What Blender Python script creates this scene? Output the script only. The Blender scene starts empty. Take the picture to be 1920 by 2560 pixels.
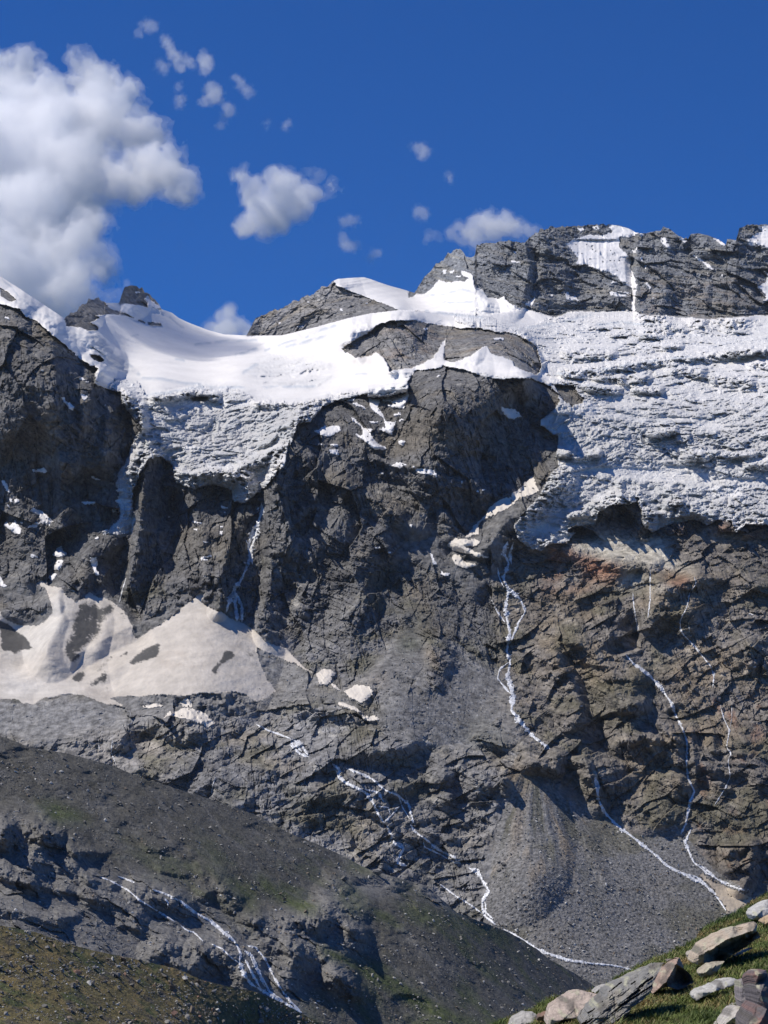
import bpy, math, random
import numpy as np
from mathutils import Vector, Matrix, Quaternion, geometry as mgeo

random.seed(7); np.random.seed(7)
SC = bpy.context.scene
R = math.radians
F = 5332.0                      # focal length in photograph pixels (50 mm on a 24 mm high sensor)
PITCH = R(9.0)
# ------------------------------------------------------------------ camera
cd = bpy.data.cameras.new('camera'); cam = bpy.data.objects.new('camera', cd)
SC.collection.objects.link(cam); SC.camera = cam
cd.sensor_fit = 'VERTICAL'; cd.sensor_height = 24.0; cd.sensor_width = 18.0
cd.lens = 12.0 / math.tan(R(13.5)); cd.clip_start = 0.2; cd.clip_end = 60000
cam.location = (0, 0, 0); cam.rotation_euler = (R(90) + PITCH, 0, 0)
# ------------------------------------------------------------------ sun, sky, exposure
SUN_AZ, SUN_EL = R(-92), R(55)  # azimuth from +Y (view direction), negative = left
sdir = Vector((math.sin(SUN_AZ)*math.cos(SUN_EL), math.cos(SUN_AZ)*math.cos(SUN_EL), math.sin(SUN_EL)))
sl = bpy.data.lights.new('sun', 'SUN'); sl.energy = 4.6; sl.angle = R(0.5); sl.color = (1.0, 0.94, 0.855)
so = bpy.data.objects.new('sun', sl); SC.collection.objects.link(so)
so.rotation_euler = sdir.to_track_quat('Z', 'Y').to_euler(); so.location = (-800, 400, 1500)
W = bpy.data.worlds.new('World'); SC.world = W; W.use_nodes = True
nt = W.node_tree; nt.nodes.clear()
sky = nt.nodes.new('ShaderNodeTexSky'); sky.sky_type = 'NISHITA'; sky.sun_disc = False
sky.sun_elevation = SUN_EL; sky.sun_rotation = SUN_AZ
sky.altitude = 2600; sky.air_density = 1.0; sky.dust_density = 0.1; sky.ozone_density = 4.0
hs = nt.nodes.new('ShaderNodeVectorMath'); hs.operation = 'MULTIPLY'; hs.inputs[1].default_value = (.12, .51, 1.05)   # the clear deep blue of thin high air
bg = nt.nodes.new('ShaderNodeBackground'); bg.inputs['Strength'].default_value = 0.10
wo = nt.nodes.new('ShaderNodeOutputWorld')
nt.links.new(sky.outputs[0], hs.inputs[0]); nt.links.new(hs.outputs[0], bg.inputs['Color']); nt.links.new(bg.outputs[0], wo.inputs[0])
vs = SC.view_settings; vs.view_transform = 'Standard'; vs.look = 'None'; vs.gamma = 1.0; vs.exposure = 0.0; vs.use_curve_mapping = False
SC.render.engine = 'CYCLES'
cy = SC.cycles; cy.max_bounces = 64; cy.diffuse_bounces = 6; cy.glossy_bounces = 1; cy.transmission_bounces = 2
cy.transparent_max_bounces = 12; cy.volume_bounces = 64; cy.use_denoising = True

# ------------------------------------------------------------------ small helpers
f32 = np.float32
TS = 640 / 1659.0
TILES = {'t1': (0, 660, TS), 't2': (640, 660, TS), 't3': (1280, 540, TS), 't4': (0, 1160, TS), 't5': (640, 1060, TS),
         't6': (1280, 1040, TS), 't7': (0, 1560, TS), 't8': (640, 1560, TS), 't9': (1280, 1540, TS), 't10': (0, 2060, TS),
         't11': (640, 2060, TS), 't12': (1280, 2060, TS), 'c1': (0, 0, TS), 'c2': (0, 400, TS), 'c3': (500, 250, 920/1659.0),
         'q3': (0, 1100, 960/1659.0), 'q4': (960, 1100, 960/1659.0), 'q6': (960, 1700, 960/1659.0), 'n': (0, 0, 1.0)}
def T(t, s):
    """survey points read off an enlarged view t -> photograph pixels"""
    v = np.array([float(x) for x in s.replace(',', ' ').split()]).reshape(-1, 2)
    x0, y0, k = TILES[t]
    return np.c_[x0 + v[:, 0]*k, y0 + v[:, 1]*k]
def ray(U, V):
    x = (U - 960.0)/F; y = (1280.0 - V)/F
    return x, math.cos(PITCH) - y*math.sin(PITCH), math.sin(PITCH) + y*math.cos(PITCH)
def world(U, V, Y):
    x, a, b = ray(U, V)
    return np.stack([Y*x/a, Y, Y*b/a], -1)
rng = np.random.RandomState(3)
PERM = np.tile(rng.permutation(256), 3).astype(np.int32)
GR = rng.normal(size=(256, 3)); GR = (GR/np.linalg.norm(GR, axis=1)[:, None]).astype(f32)
def perlin(x, y, z):
    x = np.asarray(x, f32); y = np.asarray(y, f32); z = np.asarray(z, f32)
    xi = np.floor(x).astype(np.int32); yi = np.floor(y).astype(np.int32); zi = np.floor(z).astype(np.int32)
    xf = x - xi; yf = y - yi; zf = z - zi
    u = xf*xf*xf*(xf*(xf*6-15)+10); v = yf*yf*yf*(yf*(yf*6-15)+10); w = zf*zf*zf*(zf*(zf*6-15)+10)
    xi &= 255; yi &= 255; zi &= 255
    def g(i, j, k):
        h = PERM[PERM[PERM[xi+i]+yi+j]+zi+k]
        q = GR[h]
        return q[..., 0]*(xf-i) + q[..., 1]*(yf-j) + q[..., 2]*(zf-k)
    a0 = g(0,0,0); a1 = g(1,0,0); a = a0+(a1-a0)*u
    b0 = g(0,1,0); b1 = g(1,1,0); b = b0+(b1-b0)*u
    c0 = g(0,0,1); c1 = g(1,0,1); c = c0+(c1-c0)*u
    d0 = g(0,1,1); d1 = g(1,1,1); d = d0+(d1-d0)*u
    e = a+(b-a)*v; f = c+(d-c)*v
    return (e+(f-e)*w)*1.5
def fbm(x, y, z, octv=5, gain=.5, ridged=False, lac=2.03):
    s = 0; a = 1.0; t = 0
    for o in range(octv):
        n = perlin(x*lac**o + 17.3*o, y*lac**o + 5.1*o, z*lac**o + 9.7*o)
        if ridged: n = 1 - 2*np.abs(n)
        s = s + a*n; t += a; a *= gain
    return s/t
def worley(x, y, seed=0):
    xi = np.floor(x).astype(np.int64); yi = np.floor(y).astype(np.int64)
    f1 = np.full(x.shape, 9., f32); f2 = f1.copy(); idv = np.zeros(x.shape, f32)
    for i in (-1, 0, 1):
        for j in (-1, 0, 1):
            a = xi+i; b = yi+j
            h = PERM[(PERM[(a+seed) & 255] + b) & 255]
            h2 = PERM[(h + 71) & 255]; h3 = PERM[(h + 133) & 255]
            dx = a + h/256. - x; dy = b + h2/256. - y
            d = np.sqrt(dx*dx+dy*dy).astype(f32)
            closer = d < f1
            f2 = np.where(closer, f1, np.minimum(f2, d)); idv = np.where(closer, h3/256., idv).astype(f32); f1 = np.where(closer, d, f1)
    return f1, f2, idv
def facet(x, z, sx, sz, ang=0., seed=0):
    """broken rock: cells that are each a tilted plane, in metres"""
    c, s_ = math.cos(ang), math.sin(ang); X = (x*c+z*s_)/sx; Zz = (-x*s_+z*c)/sz
    xi = np.floor(X).astype(np.int64); yi = np.floor(Zz).astype(np.int64)
    f1 = np.full(X.shape, 9., f32); out = np.zeros(X.shape, f32)
    for i in (-1, 0, 1):
        for j in (-1, 0, 1):
            a = xi+i; b = yi+j
            h = PERM[(PERM[(a+seed) & 255]+b) & 255]; h2 = PERM[(h+71) & 255]; h3 = PERM[(h+133) & 255]; h4 = PERM[(h+29) & 255]; h5 = PERM[(h+201) & 255]
            dx = X-(a+h/256.); dy = Zz-(b+h2/256.)
            d = dx*dx+dy*dy; cl = d < f1
            out = np.where(cl, (h3/128.-1)*dx + (h4/128.-1)*dy + (h5/256.-.5)*.7, out).astype(f32); f1 = np.where(cl, d, f1).astype(f32)
    return out*min(sx, sz)
def tps(pts, vals):
    P = np.array(pts, float)/1000.; n = len(P)
    def phi(r2): return np.where(r2 > 0, .5*r2*np.log(np.maximum(r2, 1e-12)), 0)
    d2 = ((P[:, None]-P[None])**2).sum(-1)
    A = np.zeros((n+3, n+3)); A[:n, :n] = phi(d2) + np.eye(n)*1e-4
    A[:n, n] = 1; A[:n, n+1:] = P; A[n:, :n] = A[:n, n:].T
    w = np.linalg.solve(A, np.r_[np.log(vals), 0, 0, 0])
    def ev(U, V):
        shp = U.shape; x = U.ravel()/1000.; y = V.ravel()/1000.
        out = w[n] + w[n+1]*x + w[n+2]*y
        for k in range(n): out = out + w[k]*phi((x-P[k, 0])**2+(y-P[k, 1])**2)
        return np.exp(out).reshape(shp)
    return ev
def inpoly(U, V, poly):
    m = np.zeros(U.shape, bool)
    lo = poly.min(0); hi = poly.max(0)
    box = (U >= lo[0]) & (U <= hi[0]) & (V >= lo[1]) & (V <= hi[1])
    if not box.any(): return m
    x = U[box]; y = V[box]; ins = np.zeros(x.shape, bool)
    n = len(poly)
    for i in range(n):
        x1, y1 = poly[i]; x2, y2 = poly[(i+1) % n]
        if y1 == y2: continue
        c = ((y1 > y) != (y2 > y)) & (x < (x2-x1)*(y-y1)/(y2-y1)+x1)
        ins ^= c
    m[box] = ins
    return m
def blur(a, r, it=2):
    a = a.astype(f32)
    for _ in range(it):
        for ax in (0, 1):
            k = int(r)
            if k < 1: continue
            p = np.pad(a, [(k+1, k) if i == ax else (0, 0) for i in (0, 1)], mode='edge')
            c = np.cumsum(p, axis=ax, dtype=np.float64)
            n = a.shape[ax]; w = 2*k+1
            a = ((np.take(c, range(w, w+n), ax) - np.take(c, range(0, n), ax))/w).astype(f32)
    return a
def stroke(U, V, pts, wa, wb, fade=25):
    """tent-shaped ridge along a line; wa = width on its left/upper side, wb = on its right/lower side"""
    p = np.array(pts, float); d = p[-1]-p[0]
    if abs(d[1]) > abs(d[0]):
        if d[1] > 0: p = p[::-1]
    elif d[0] < 0: p = p[::-1]
    w = max(wa, wb)
    out = np.zeros(U.shape, f32)
    lo = p.min(0)-w; hi = p.max(0)+w
    box = (U > lo[0]) & (U < hi[0]) & (V > lo[1]) & (V < hi[1])
    if not box.any(): return out
    x = U[box]; y = V[box]; best = np.full(x.shape, 1e9); sg = np.zeros(x.shape)
    for i in range(len(p)-1):
        a = p[i]; e = p[i+1]-a; L2 = (e**2).sum()
        t = np.clip(((x-a[0])*e[0]+(y-a[1])*e[1])/L2, 0, 1)
        dx = x-(a[0]+t*e[0]); dy = y-(a[1]+t*e[1]); dd = np.hypot(dx, dy)
        s = (e[0]*(y-a[1]) - e[1]*(x-a[0]))/np.maximum(np.sqrt(L2)*dd, 1e-6)
        c = dd < best; best = np.where(c, dd, best); sg = np.where(c, s, sg)
    ww = wa+(wb-wa)*sstep(-1, 1, sg)
    rr = np.where(w > 150, .35, .08)*ww
    out[box] = np.clip(1-(np.sqrt(best**2+rr**2)-rr)/(np.sqrt(ww**2+rr**2)-rr), 0, 1)
    return out
def sstep(a, b, x):
    t = np.clip((x-a)/(b-a), 0, 1); return t*t*(3-2*t)
# ------------------------------------------------------------------ materials
def mat(name, kind='rock', rough=.9, spec=.25, nscale=.5, namp=.45, bump=.6, bscale=1.2, bdist=1.0, warm=.5):
    m = bpy.data.materials.new(name); m.use_nodes = True
    t = m.node_tree; b = t.nodes['Principled BSDF']
    b.inputs['Roughness'].default_value = rough; b.inputs['Specular IOR Level'].default_value = spec
    at = t.nodes.new('ShaderNodeAttribute'); at.attribute_name = 'Col'
    tc = t.nodes.new('ShaderNodeNewGeometry')
    n1 = t.nodes.new('ShaderNodeTexNoise'); n1.inputs['Scale'].default_value = nscale; n1.inputs['Detail'].default_value = 6; n1.inputs['Roughness'].default_value = .65
    t.links.new(tc.outputs['Position'], n1.inputs['Vector'])
    mr = t.nodes.new('ShaderNodeMapRange'); mr.inputs['From Min'].default_value = .32; mr.inputs['From Max'].default_value = .68
    mr.inputs['To Min'].default_value = 1-namp; mr.inputs['To Max'].default_value = 1+namp
    t.links.new(n1.outputs['Fac'], mr.inputs['Value'])
    mx = t.nodes.new('ShaderNodeVectorMath'); mx.operation = 'SCALE'
    t.links.new(at.outputs['Color'], mx.inputs[0]); t.links.new(mr.outputs[0], mx.inputs['Scale'])
    t.links.new(mx.outputs[0], b.inputs['Base Color'])
    if bump:
        n2 = t.nodes.new('ShaderNodeTexNoise'); n2.inputs['Scale'].default_value = bscale; n2.inputs['Detail'].default_value = 8; n2.inputs['Roughness'].default_value = .7
        t.links.new(tc.outputs['Position'], n2.inputs['Vector'])
        bp = t.nodes.new('ShaderNodeBump'); bp.inputs['Strength'].default_value = bump; bp.inputs['Distance'].default_value = bdist
        t.links.new(n2.outputs['Fac'], bp.inputs['Height']); t.links.new(bp.outputs[0], b.inputs['Normal'])
    return m
M_ROCK = mat('rock', nscale=.16, namp=.6, bump=.5, bscale=.35, bdist=2.5)
M_SCREE = mat('scree', nscale=.42, namp=.7, bump=.6, bscale=.5, bdist=1.6)
M_SNOW = mat('snow', rough=.6, spec=.3, nscale=.03, namp=.06, bump=.35, bscale=.08, bdist=3)
M_ICE = mat('ice', rough=.6, spec=.3, nscale=.12, namp=.14, bump=.6, bscale=.2, bdist=3)
M_DIRTY = mat('dirty_snow', rough=.8, spec=.2, nscale=.08, namp=.16, bump=.4, bscale=.15, bdist=2)
M_WATER = mat('white_water', rough=.35, spec=.5, nscale=.6, namp=.12, bump=.3, bscale=1.2, bdist=.5)
M_MORAINE = mat('moraine', nscale=.5, namp=.4, bump=.6, bscale=.9, bdist=1.0)
M_MEADOW = mat('meadow', nscale=1.6, namp=.5, bump=.6, bscale=3, bdist=.3)
M_STONE = mat('stone', nscale=1.5, namp=.3, bump=.5, bscale=4, bdist=.1)
M_BOULDER = mat('boulder', rough=.85, nscale=22, namp=.3, bump=.5, bscale=60, bdist=.006)
M_TURF = mat('turf', nscale=14, namp=.5, bump=.6, bscale=40, bdist=.02)
M_GRASS = mat('grass_blade', rough=.6, spec=.25, nscale=6, namp=.25, bump=0)

def mesh_obj(name, verts, faces, material, col=None, smooth=False, parent=None):
    """faces: (n,4) or (n,3) int array"""
    me = bpy.data.meshes.new(name)
    verts = np.asarray(verts, f32); faces = np.asarray(faces, np.int32); k = faces.shape[1]; nf = len(faces)
    me.vertices.add(len(verts)); me.vertices.foreach_set('co', verts.ravel())
    me.loops.add(nf*k); me.loops.foreach_set('vertex_index', faces.ravel())
    me.polygons.add(nf); me.polygons.foreach_set('loop_start', np.arange(0, nf*k, k, dtype=np.int32))
    me.polygons.foreach_set('use_smooth', np.full(nf, bool(smooth)))
    if col is not None:
        a = me.attributes.new('Col', 'FLOAT_COLOR', 'POINT')
        c = np.ones((len(verts), 4), f32); c[:, :3] = col; a.data.foreach_set('color', c.ravel())
    me.update(calc_edges=True); me.validate()
    me.materials.append(material)
    o = bpy.data.objects.new(name, me); SC.collection.objects.link(o)
    if parent: o.parent = parent
    return o
def tag(o, label, cat, group=None, kind=None):
    o['label'] = label; o['category'] = cat
    if group: o['group'] = group
    if kind: o['kind'] = kind
    return o
class Sheet:
    """a piece of terrain surveyed along lines of sight: columns U, rows from its crest S(u) down to Vb; Y is forward distance in metres"""
    def __init__(s, u0, u1, du, S, Vb, dv, Vk=None, n1=0):
        s.u = np.arange(u0, u1+du, du); s.S = S(s.u); s.Vb = Vb; s.du = du; s.u0 = u0
        s.Vk = Vk; s.n1 = n1
        s.U = None
        if Vk is None:
            s.n = int((Vb - s.S.min())/dv)
            t = np.linspace(0, 1, s.n)[:, None]
            s.V = s.S[None] + t*(Vb - s.S[None])
        else:               # stretched rows under the crest, level rows below Vk
            t = np.arange(n1)[:, None]/n1
            low = np.arange(Vk, Vb+dv, dv); s.n = n1+len(low); s.dv = dv
            s.V = np.concatenate([s.S[None]+t*(Vk-s.S[None]), np.repeat(low[:, None], len(s.u), 1)], 0)
        s.U = np.repeat(s.u[None], s.n, 0)
    def finish(s): s.P = world(s.U, s.V, s.Y).astype(f32); return s
    def sample(s, A, u, v):
        j = np.clip((np.asarray(u)-s.u0)/s.du, 0, len(s.u)-1.001); j0 = j.astype(int); fj = (j-j0)
        Sv = s.S[j0]*(1-fj)+s.S[j0+1]*fj
        v = np.asarray(v, float)
        if s.Vk is None: i = (v-Sv)/(s.Vb-Sv)*(s.n-1)
        else: i = np.where(v < s.Vk, (v-Sv)/(s.Vk-Sv)*s.n1, s.n1+(v-s.Vk)/s.dv)
        i = np.clip(i, 0, s.n-1.001); i0 = i.astype(int); fi = i-i0
        if A.ndim == 3: fi = fi[..., None]; fj = fj[..., None]
        return (A[i0, j0]*(1-fj)+A[i0, j0+1]*fj)*(1-fi) + (A[i0+1, j0]*(1-fj)+A[i0+1, j0+1]*fj)*fi
    def faces(s, keep=None):
        n, m = s.U.shape
        idx = np.arange(n*m).reshape(n, m)
        q = np.stack([idx[:-1, :-1], idx[1:, :-1], idx[1:, 1:], idx[:-1, 1:]], -1)
        return q[keep] if keep is not None else q.reshape(-1, 4)
def sub(P, C, q):
    used, inv = np.unique(q.ravel(), return_inverse=True)
    return P[used], inv.reshape(q.shape), (C[used] if C is not None else None)
def normals(P):
    a = np.gradient(P, axis=1); b = np.gradient(P, axis=0)
    n = np.cross(b, a); return n/np.maximum(np.linalg.norm(n, axis=-1), 1e-9)[..., None]
def facing(P):
    n = normals(P); r = P/np.linalg.norm(P, axis=-1)[..., None]
    return np.clip(np.abs((n*r).sum(-1)), .16, 1)
def back_skirt(P, steps):
    """rows that carry the ground on behind the crest"""
    top = P[0]; rows = []
    for dy, dz in steps: rows.append(top*(1+dy/top[:, 1:2]*0) + np.array([0, dy, dz], f32))
    return np.stack(rows[::-1], 0)
# snow patches: survey view, outline, description
SP = [ # view, outline, label
('t5','375 45 440 15 540 15 545 45 480 85 420 75','white oval snow patch beside the crest where rock meets the left icefall'),
('t5','380 115 435 130 430 143 395 130','thin snow sliver below the oval patch near the icefall edge'),
('t5','470 130 530 125 535 150 500 150','small snow fleck right above the notched patch'),
('t5','460 165 535 165 540 205 500 200','small notched snow patch below the oval one'),
('t2','600 990 640 1000 700 1060 750 1075 740 1110 800 1170 870 1205 780 1210 700 1160 740 1170 620 1095 690 1110 680 1060','long forked snow strip running down right on the upper rock step'),
('t2','730 870 800 880 790 930 830 990 850 1020 910 1020 880 1110 830 1085 770 1065 840 1060 830 1010 740 940','snow gully dropping from the hanging ice wall'),
('t2','810 880 985 835 990 860 960 940 830 915 910 905 815 885','snow shelf under the short vertical ice wall'),
('t2','880 980 945 955 945 980 900 990','tiny snow fleck right of the upper snow gully'), ('t2','575 885 640 865 640 890 610 900','white snow lip at the glacier edge above the upper step'), ('t2','610 905 660 900 720 940 700 940','thin snow streak below the glacier lip'),
('t2','730 1018 800 1015 790 1030 740 1032','small flat snow fleck left of the snow gully'), ('t2','920 1010 980 1005 940 1025','thin snow fleck at the foot of the buttress'),
('t5','915 115 945 100 980 110 950 145','four-cornered snow patch below the snow gully'), ('t5','885 95 900 95 900 108','dot of snow beside the four-cornered patch'),
('t2','1150 735 1200 720 1195 735 1155 748','snow fleck on the crown of the buttress'), ('t2','1580 930 1659 935 1700 960 1720 990 1659 1010 1620 990','bright snow patch on the right shoulder of the buttress'), ('t2','1480 785 1510 800 1500 803','snow dot high on the buttress'),
('t5','745 222 800 220 880 260 915 250 985 260 940 290 900 280 800 240','snow strip along the ledge, left piece of the diagonal line'),
('t5','1010 275 1060 285 1160 305 1182 345 1100 325 1050 315','snow wedge along the ledge, middle piece of the diagonal line'),
('t5','1300 357 1330 365 1368 395 1340 385','thin snow streak, upper of the three at the diagonal line end'), ('t5','1390 412 1430 425 1458 450 1430 445','thin snow streak, lower left of the three at the line end'), ('t5','1445 415 1510 440 1500 448 1460 430','thin snow streak, right one of the three at the line end'),
('t5','820 530 840 535 950 610 1010 650 1008 680 980 630 900 585','narrow diagonal snow stripe in the middle of the dark cliff'),
('t5','1085 478 1100 478 1098 488 1086 488','snow dot in the dark hollow of the cliff'), ('t5','800 315 830 318 825 328 805 325','small snow dot under the ledge snow strip'), ('t5','590 306 606 310 600 318','snow dot left on the cliff below the notched patch'),
('t5','766 797 800 800 815 820 790 815','snow fleck at top left of a short ledge in mid cliff'), ('t5','850 828 875 826 872 840 858 838','snow fleck at the right end of the short ledge'),
('t5','1580 490 1659 470 1659 530 1600 570 1500 610 1440 650 1450 700 1450 715 1360 740 1340 735 1410 680 1405 655 1470 610 1530 520','long cream snow tongue climbing from the scree to the right icefall'),
('t6','0 505 60 460 130 395 150 400 165 470 180 490 140 510 60 530 0 580','upper end of the cream snow tongue beside the right icefall'),
('t5','1235 780 1300 740 1340 745 1420 740 1470 775 1410 800 1360 795 1420 830 1510 855 1510 870 1420 865 1380 840 1280 820','ragged cream snow patch on scree at the foot of the tongue'),
('t5','1265 860 1300 840 1330 850 1345 880 1380 905 1459 908 1380 935 1340 940 1290 920','hook-shaped cream snow patch on scree below the ragged one'),
('t5','1125 830 1150 850 1150 870 1175 905 1140 912','narrow upright snow patch on the grey scree'), ('t5','1195 935 1215 960 1262 970 1240 993 1195 985 1205 965','boot-shaped snow patch on the grey scree'),
('t1','395 860 420 865 430 890 480 920 475 948 450 945 430 915','white snow slash on the upper left cliff'), ('t1','505 845 570 850 575 862 555 885 535 880','snow patch right of the slash on the left cliff'), ('t1','500 745 530 735 545 750 530 762','snow fleck under the left snow edge'), ('t1','548 758 580 765 575 772 555 772','second snow fleck under the left snow edge'),
('t1','20 340 95 345 95 360 60 358 25 352','snow lying on the top of the left cliff'), ('t1','250 690 285 686 290 694 260 696','snow dot on a terrace of the left cliff'), ('t1','675 912 690 914 688 922 678 920','snow dot right on the left cliff'),
('t4','200 35 260 30 290 12 302 50 290 66 260 55 215 46','arrow-shaped snow patch on the left cliff'), ('t4','585 78 600 80 655 100 640 107 600 97','thin snow patch above the long white streak'), ('t4','475 236 540 245 600 245 620 240 610 262 560 265 520 252','thin curved snow streak on the left cliff'),
('t4','5 105 30 110 55 150 65 190 45 180 20 140','upright snow strip at the left picture edge'), ('t4','55 205 75 215 90 265 70 255','snow strip continuing below the edge strip'), ('t4','90 225 115 220 130 245 95 255','snow blot beside the lower edge strip'), ('t4','45 268 65 270 72 290 50 285','snow dot under the edge strips'),
('t4','185 310 215 280 240 295 270 300 300 335 330 355 358 380 330 380 325 400 270 385 250 400 240 420 170 415 200 390 260 370 250 335','large winged snow patch in the lower left cliff'), ('t4','20 400 50 375 60 395 95 370 110 380 130 400 140 420 138 462 100 455 60 420 25 408','jagged snow patch left of the winged one'), ('t4','130 375 155 378 150 390 135 388','snow dot between the jagged and winged patches'),
('t4','340 590 370 545 395 535 410 565 435 575 425 592 385 605 350 595','snow patch at the top of the lower left gully'), ('t4','345 680 370 625 410 625 400 660 385 690 360 695','snow in the lower left gully, middle piece'), ('t4','305 730 350 705 370 720 340 760 315 750','snow in the lower left gully, bottom piece'), ('t4','160 555 190 575 245 600 240 608 200 605 190 585','thin broken snow line left of the gully'),
('t4','580 605 625 600 635 650 625 690 655 720 625 720 600 680 585 640','ribbed snow strip below the forked ice apron'), ('t4','0 735 15 745 20 770 45 800 40 808 0 790','snow scrap at the left picture edge above the cones'),
('t4','740 205 795 210 790 218 750 215','lowest but one snow step left of the narrow ice tongue'), ('t4','740 230 780 225 800 245 790 260 750 250','widest snow step left of the narrow ice tongue'), ('t4','720 290 770 285 775 315 730 320','lowest snow step left of the narrow ice tongue'), ('t4','745 165 800 160 790 180 755 180','highest snow step left of the narrow ice tongue'),
('t4','1300 600 1375 592 1370 605 1320 615 1360 625 1300 635 1340 650 1290 665 1300 640','striped snow in the gully above the big cone'), ('t4','1240 365 1320 380 1310 390 1260 385','snow streak high in the gully above the big cone'), ('t4','1245 415 1285 425 1280 434 1255 430','snow dot high in the gully above the big cone'), ('t4','1420 265 1510 288 1440 292','thin snow line under the ice cliff notch'), ('t4','1415 438 1445 435 1440 460 1420 460','snow fleck right of the gully above the cone'), ('t4','1420 405 1450 402 1445 415 1425 415','snow fleck above the fleck right of the gully'), ('t4','1310 500 1370 510 1320 512','thin snow line in mid gully above the cone'), ('t4','1075 335 1110 345 1090 348','snow scrap on the cliff right of the pillar'), ('t4','1310 725 1340 722 1335 735','snow scrap just above the big cone'), ('t4','1445 312 1470 310 1465 318 1450 318','snow scrap under the thin line by the ice cliff'),
('t4','430 810 520 820 500 828 440 826','snow trace on the cliff above the middle cone'), ('t4','610 478 640 485 630 495 615 490','snow scrap under the forked ice apron'),
('t8','375 325 430 300 480 295 520 325 495 345 490 380 460 395 410 390','cream snow blob on scree right of the big cone'), ('t8','470 390 510 392 545 420 555 440 520 425','thin snow link between the two cream blobs'), ('t8','560 435 640 400 700 392 760 430 740 480 690 515 610 485','larger cream snow blob on the scree'),
('t8','515 520 560 505 650 540 690 580 660 578 600 550 540 535','flat snow strip above the dark slabs'), ('t8','680 590 780 600 812 625 700 626','snow strip at the right foot of the dark slabs'),
('t7','1055 610 1080 580 1130 565 1180 550 1220 545 1290 560 1320 575 1392 640 1355 675 1270 640 1180 620 1110 600','long cream snow patch on top of the polished slabs'), ('t7','1165 510 1210 480 1250 500 1245 545 1190 545','cream snow neck joining the cone and the lower patch'), ('t7','920 530 1000 515 1060 525 1050 540 930 545','faint cream snow film on the scree under the cone'),
('t6','1500 1285 1560 1280 1590 1265 1605 1270 1580 1292 1520 1296','small white snow bank at the right picture edge'), ('t6','1305 1270 1330 1270 1325 1280','snow dot left of the right edge bank'), ('t9','440 580 462 580 458 590 442 590','bright snow dot in a cleft of the right wall'), ('t9','1560 328 1582 322 1580 334 1562 336','bright snow dot far right on the brown wall'),
('t12','1200 330 1240 318 1270 360 1390 410 1480 440 1560 480 1520 540 1440 580 1370 595 1395 560 1330 480 1310 430 1260 380','tan dirty snow fan at the end of the scree stream'),
('t3','345 180 400 150 500 118 600 120 650 100 610 62 680 60 760 80 830 112 780 140 700 135 700 190 730 240 780 290 770 330 800 400 815 450 800 560 800 620 765 618 780 520 775 470 720 440 650 380 560 350 480 320 410 325 425 270','broad white snow couloir pouring down the summit wall'),
('t3','625 498 700 485 770 500 770 530 690 525 640 520','white snow shelf at the foot of the couloir'), ('t3','610 428 650 422 710 440 640 440','thin snow shelf halfway down the couloir side'),
('t3','340 495 360 490 375 520 410 520 435 555 380 548 350 540','snow patch low in the middle of the summit wall'), ('t3','80 570 130 545 140 515 148 530 135 590 90 585','small snow finger above the rim at the summit wall foot'), ('t3','240 512 265 508 272 520 255 526','snow dot left low on the summit wall'),
('t3','950 150 990 135 1010 170 1035 215 1000 205 970 180','leaf-shaped snow patch under the sharp summit tooth'), ('t3','1155 240 1190 250 1270 310 1325 360 1280 345 1220 300','slanting snow stripe on the summit wall'), ('t3','1165 130 1200 112 1260 112 1340 155 1392 180 1375 198 1300 150 1240 120 1190 142','white snow cornice on the crest between two rock teeth'), ('t3','1065 125 1140 150 1130 180 1090 155','small crest snow right of the sharp tooth'),
('t3','830 112 920 92 960 98 900 108 850 128 820 135','thin crest snow left of the sharp tooth'), ('t3','1490 180 1590 110 1620 100 1580 60 1640 58 1720 70 1720 200 1659 215 1630 190 1560 195','big white snow face at the right picture edge on the crest'), ('t3','1585 465 1640 420 1659 370 1720 360 1720 560 1620 548 1650 510 1620 480','white snow chute at the right picture edge'), ('t3','1605 240 1640 230 1659 250 1640 255','snow dot near the right edge under the crest face'),
('t3','408 78 460 75 475 95 440 102','snow fleck under the flat summit, left one'), ('t3','520 72 560 62 565 90 530 92','snow fleck under the flat summit, middle one'), ('t3','860 430 885 430 910 475 900 482 870 450','small snow scrap right of the couloir foot'), ('t3','830 272 850 278 845 300 835 296','snow dot right of the upper couloir'), ('t3','860 320 875 318 872 345 862 345','snow dot right of mid couloir'), ('t3','895 190 912 178 905 198','snow dot left of the leaf-shaped patch'), ('t3','1222 180 1262 205 1240 205','snow scrap under the crest cornice'), ('t3','1320 235 1355 235 1350 255 1330 250','snow scrap right under the crest cornice'), ('t3','1355 385 1368 380 1358 415 1350 420','snow scrap right of the slanting stripe'), ('t3','1260 360 1280 378 1268 382','snow dot below the slanting stripe'), ('t3','0 292 40 298 60 310 0 310','snow line left on the summit wall'), ('t3','6 232 30 230 32 246 10 246','snow dot left above the snow line'), ('t3','770 220 800 215 815 190 812 235 790 250','snow scrap beside the top of the couloir'), ('t3','905 535 925 520 915 545','snow dot at the brown foot of the wall'), ('t3','835 610 852 605 845 630','snow dot on the rim right of the couloir'),
('t2','1210 40 1240 35 1232 62 1215 60','snow square on the peak shoulder, left one'), ('t2','1248 45 1290 35 1290 50 1255 64','snow square on the peak shoulder, right one'), ('t2','1285 78 1330 76 1325 92 1290 92','snow square on the peak shoulder, lower one'),
('t2','538 288 560 288 568 310 548 310','snow dot in the middle of the pyramid ridge'), ('t2','255 400 300 400 308 415 270 418','snow dot low on the pyramid ridge'), ('t2','140 378 165 378 160 392 145 390','snow dot left on the pyramid ridge'), ('t2','325 244 350 246 345 254 330 252','snow dot high left on the pyramid ridge'), ('t2','695 248 745 258 735 264 705 258','snow line under the snow cap edge'),
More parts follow.
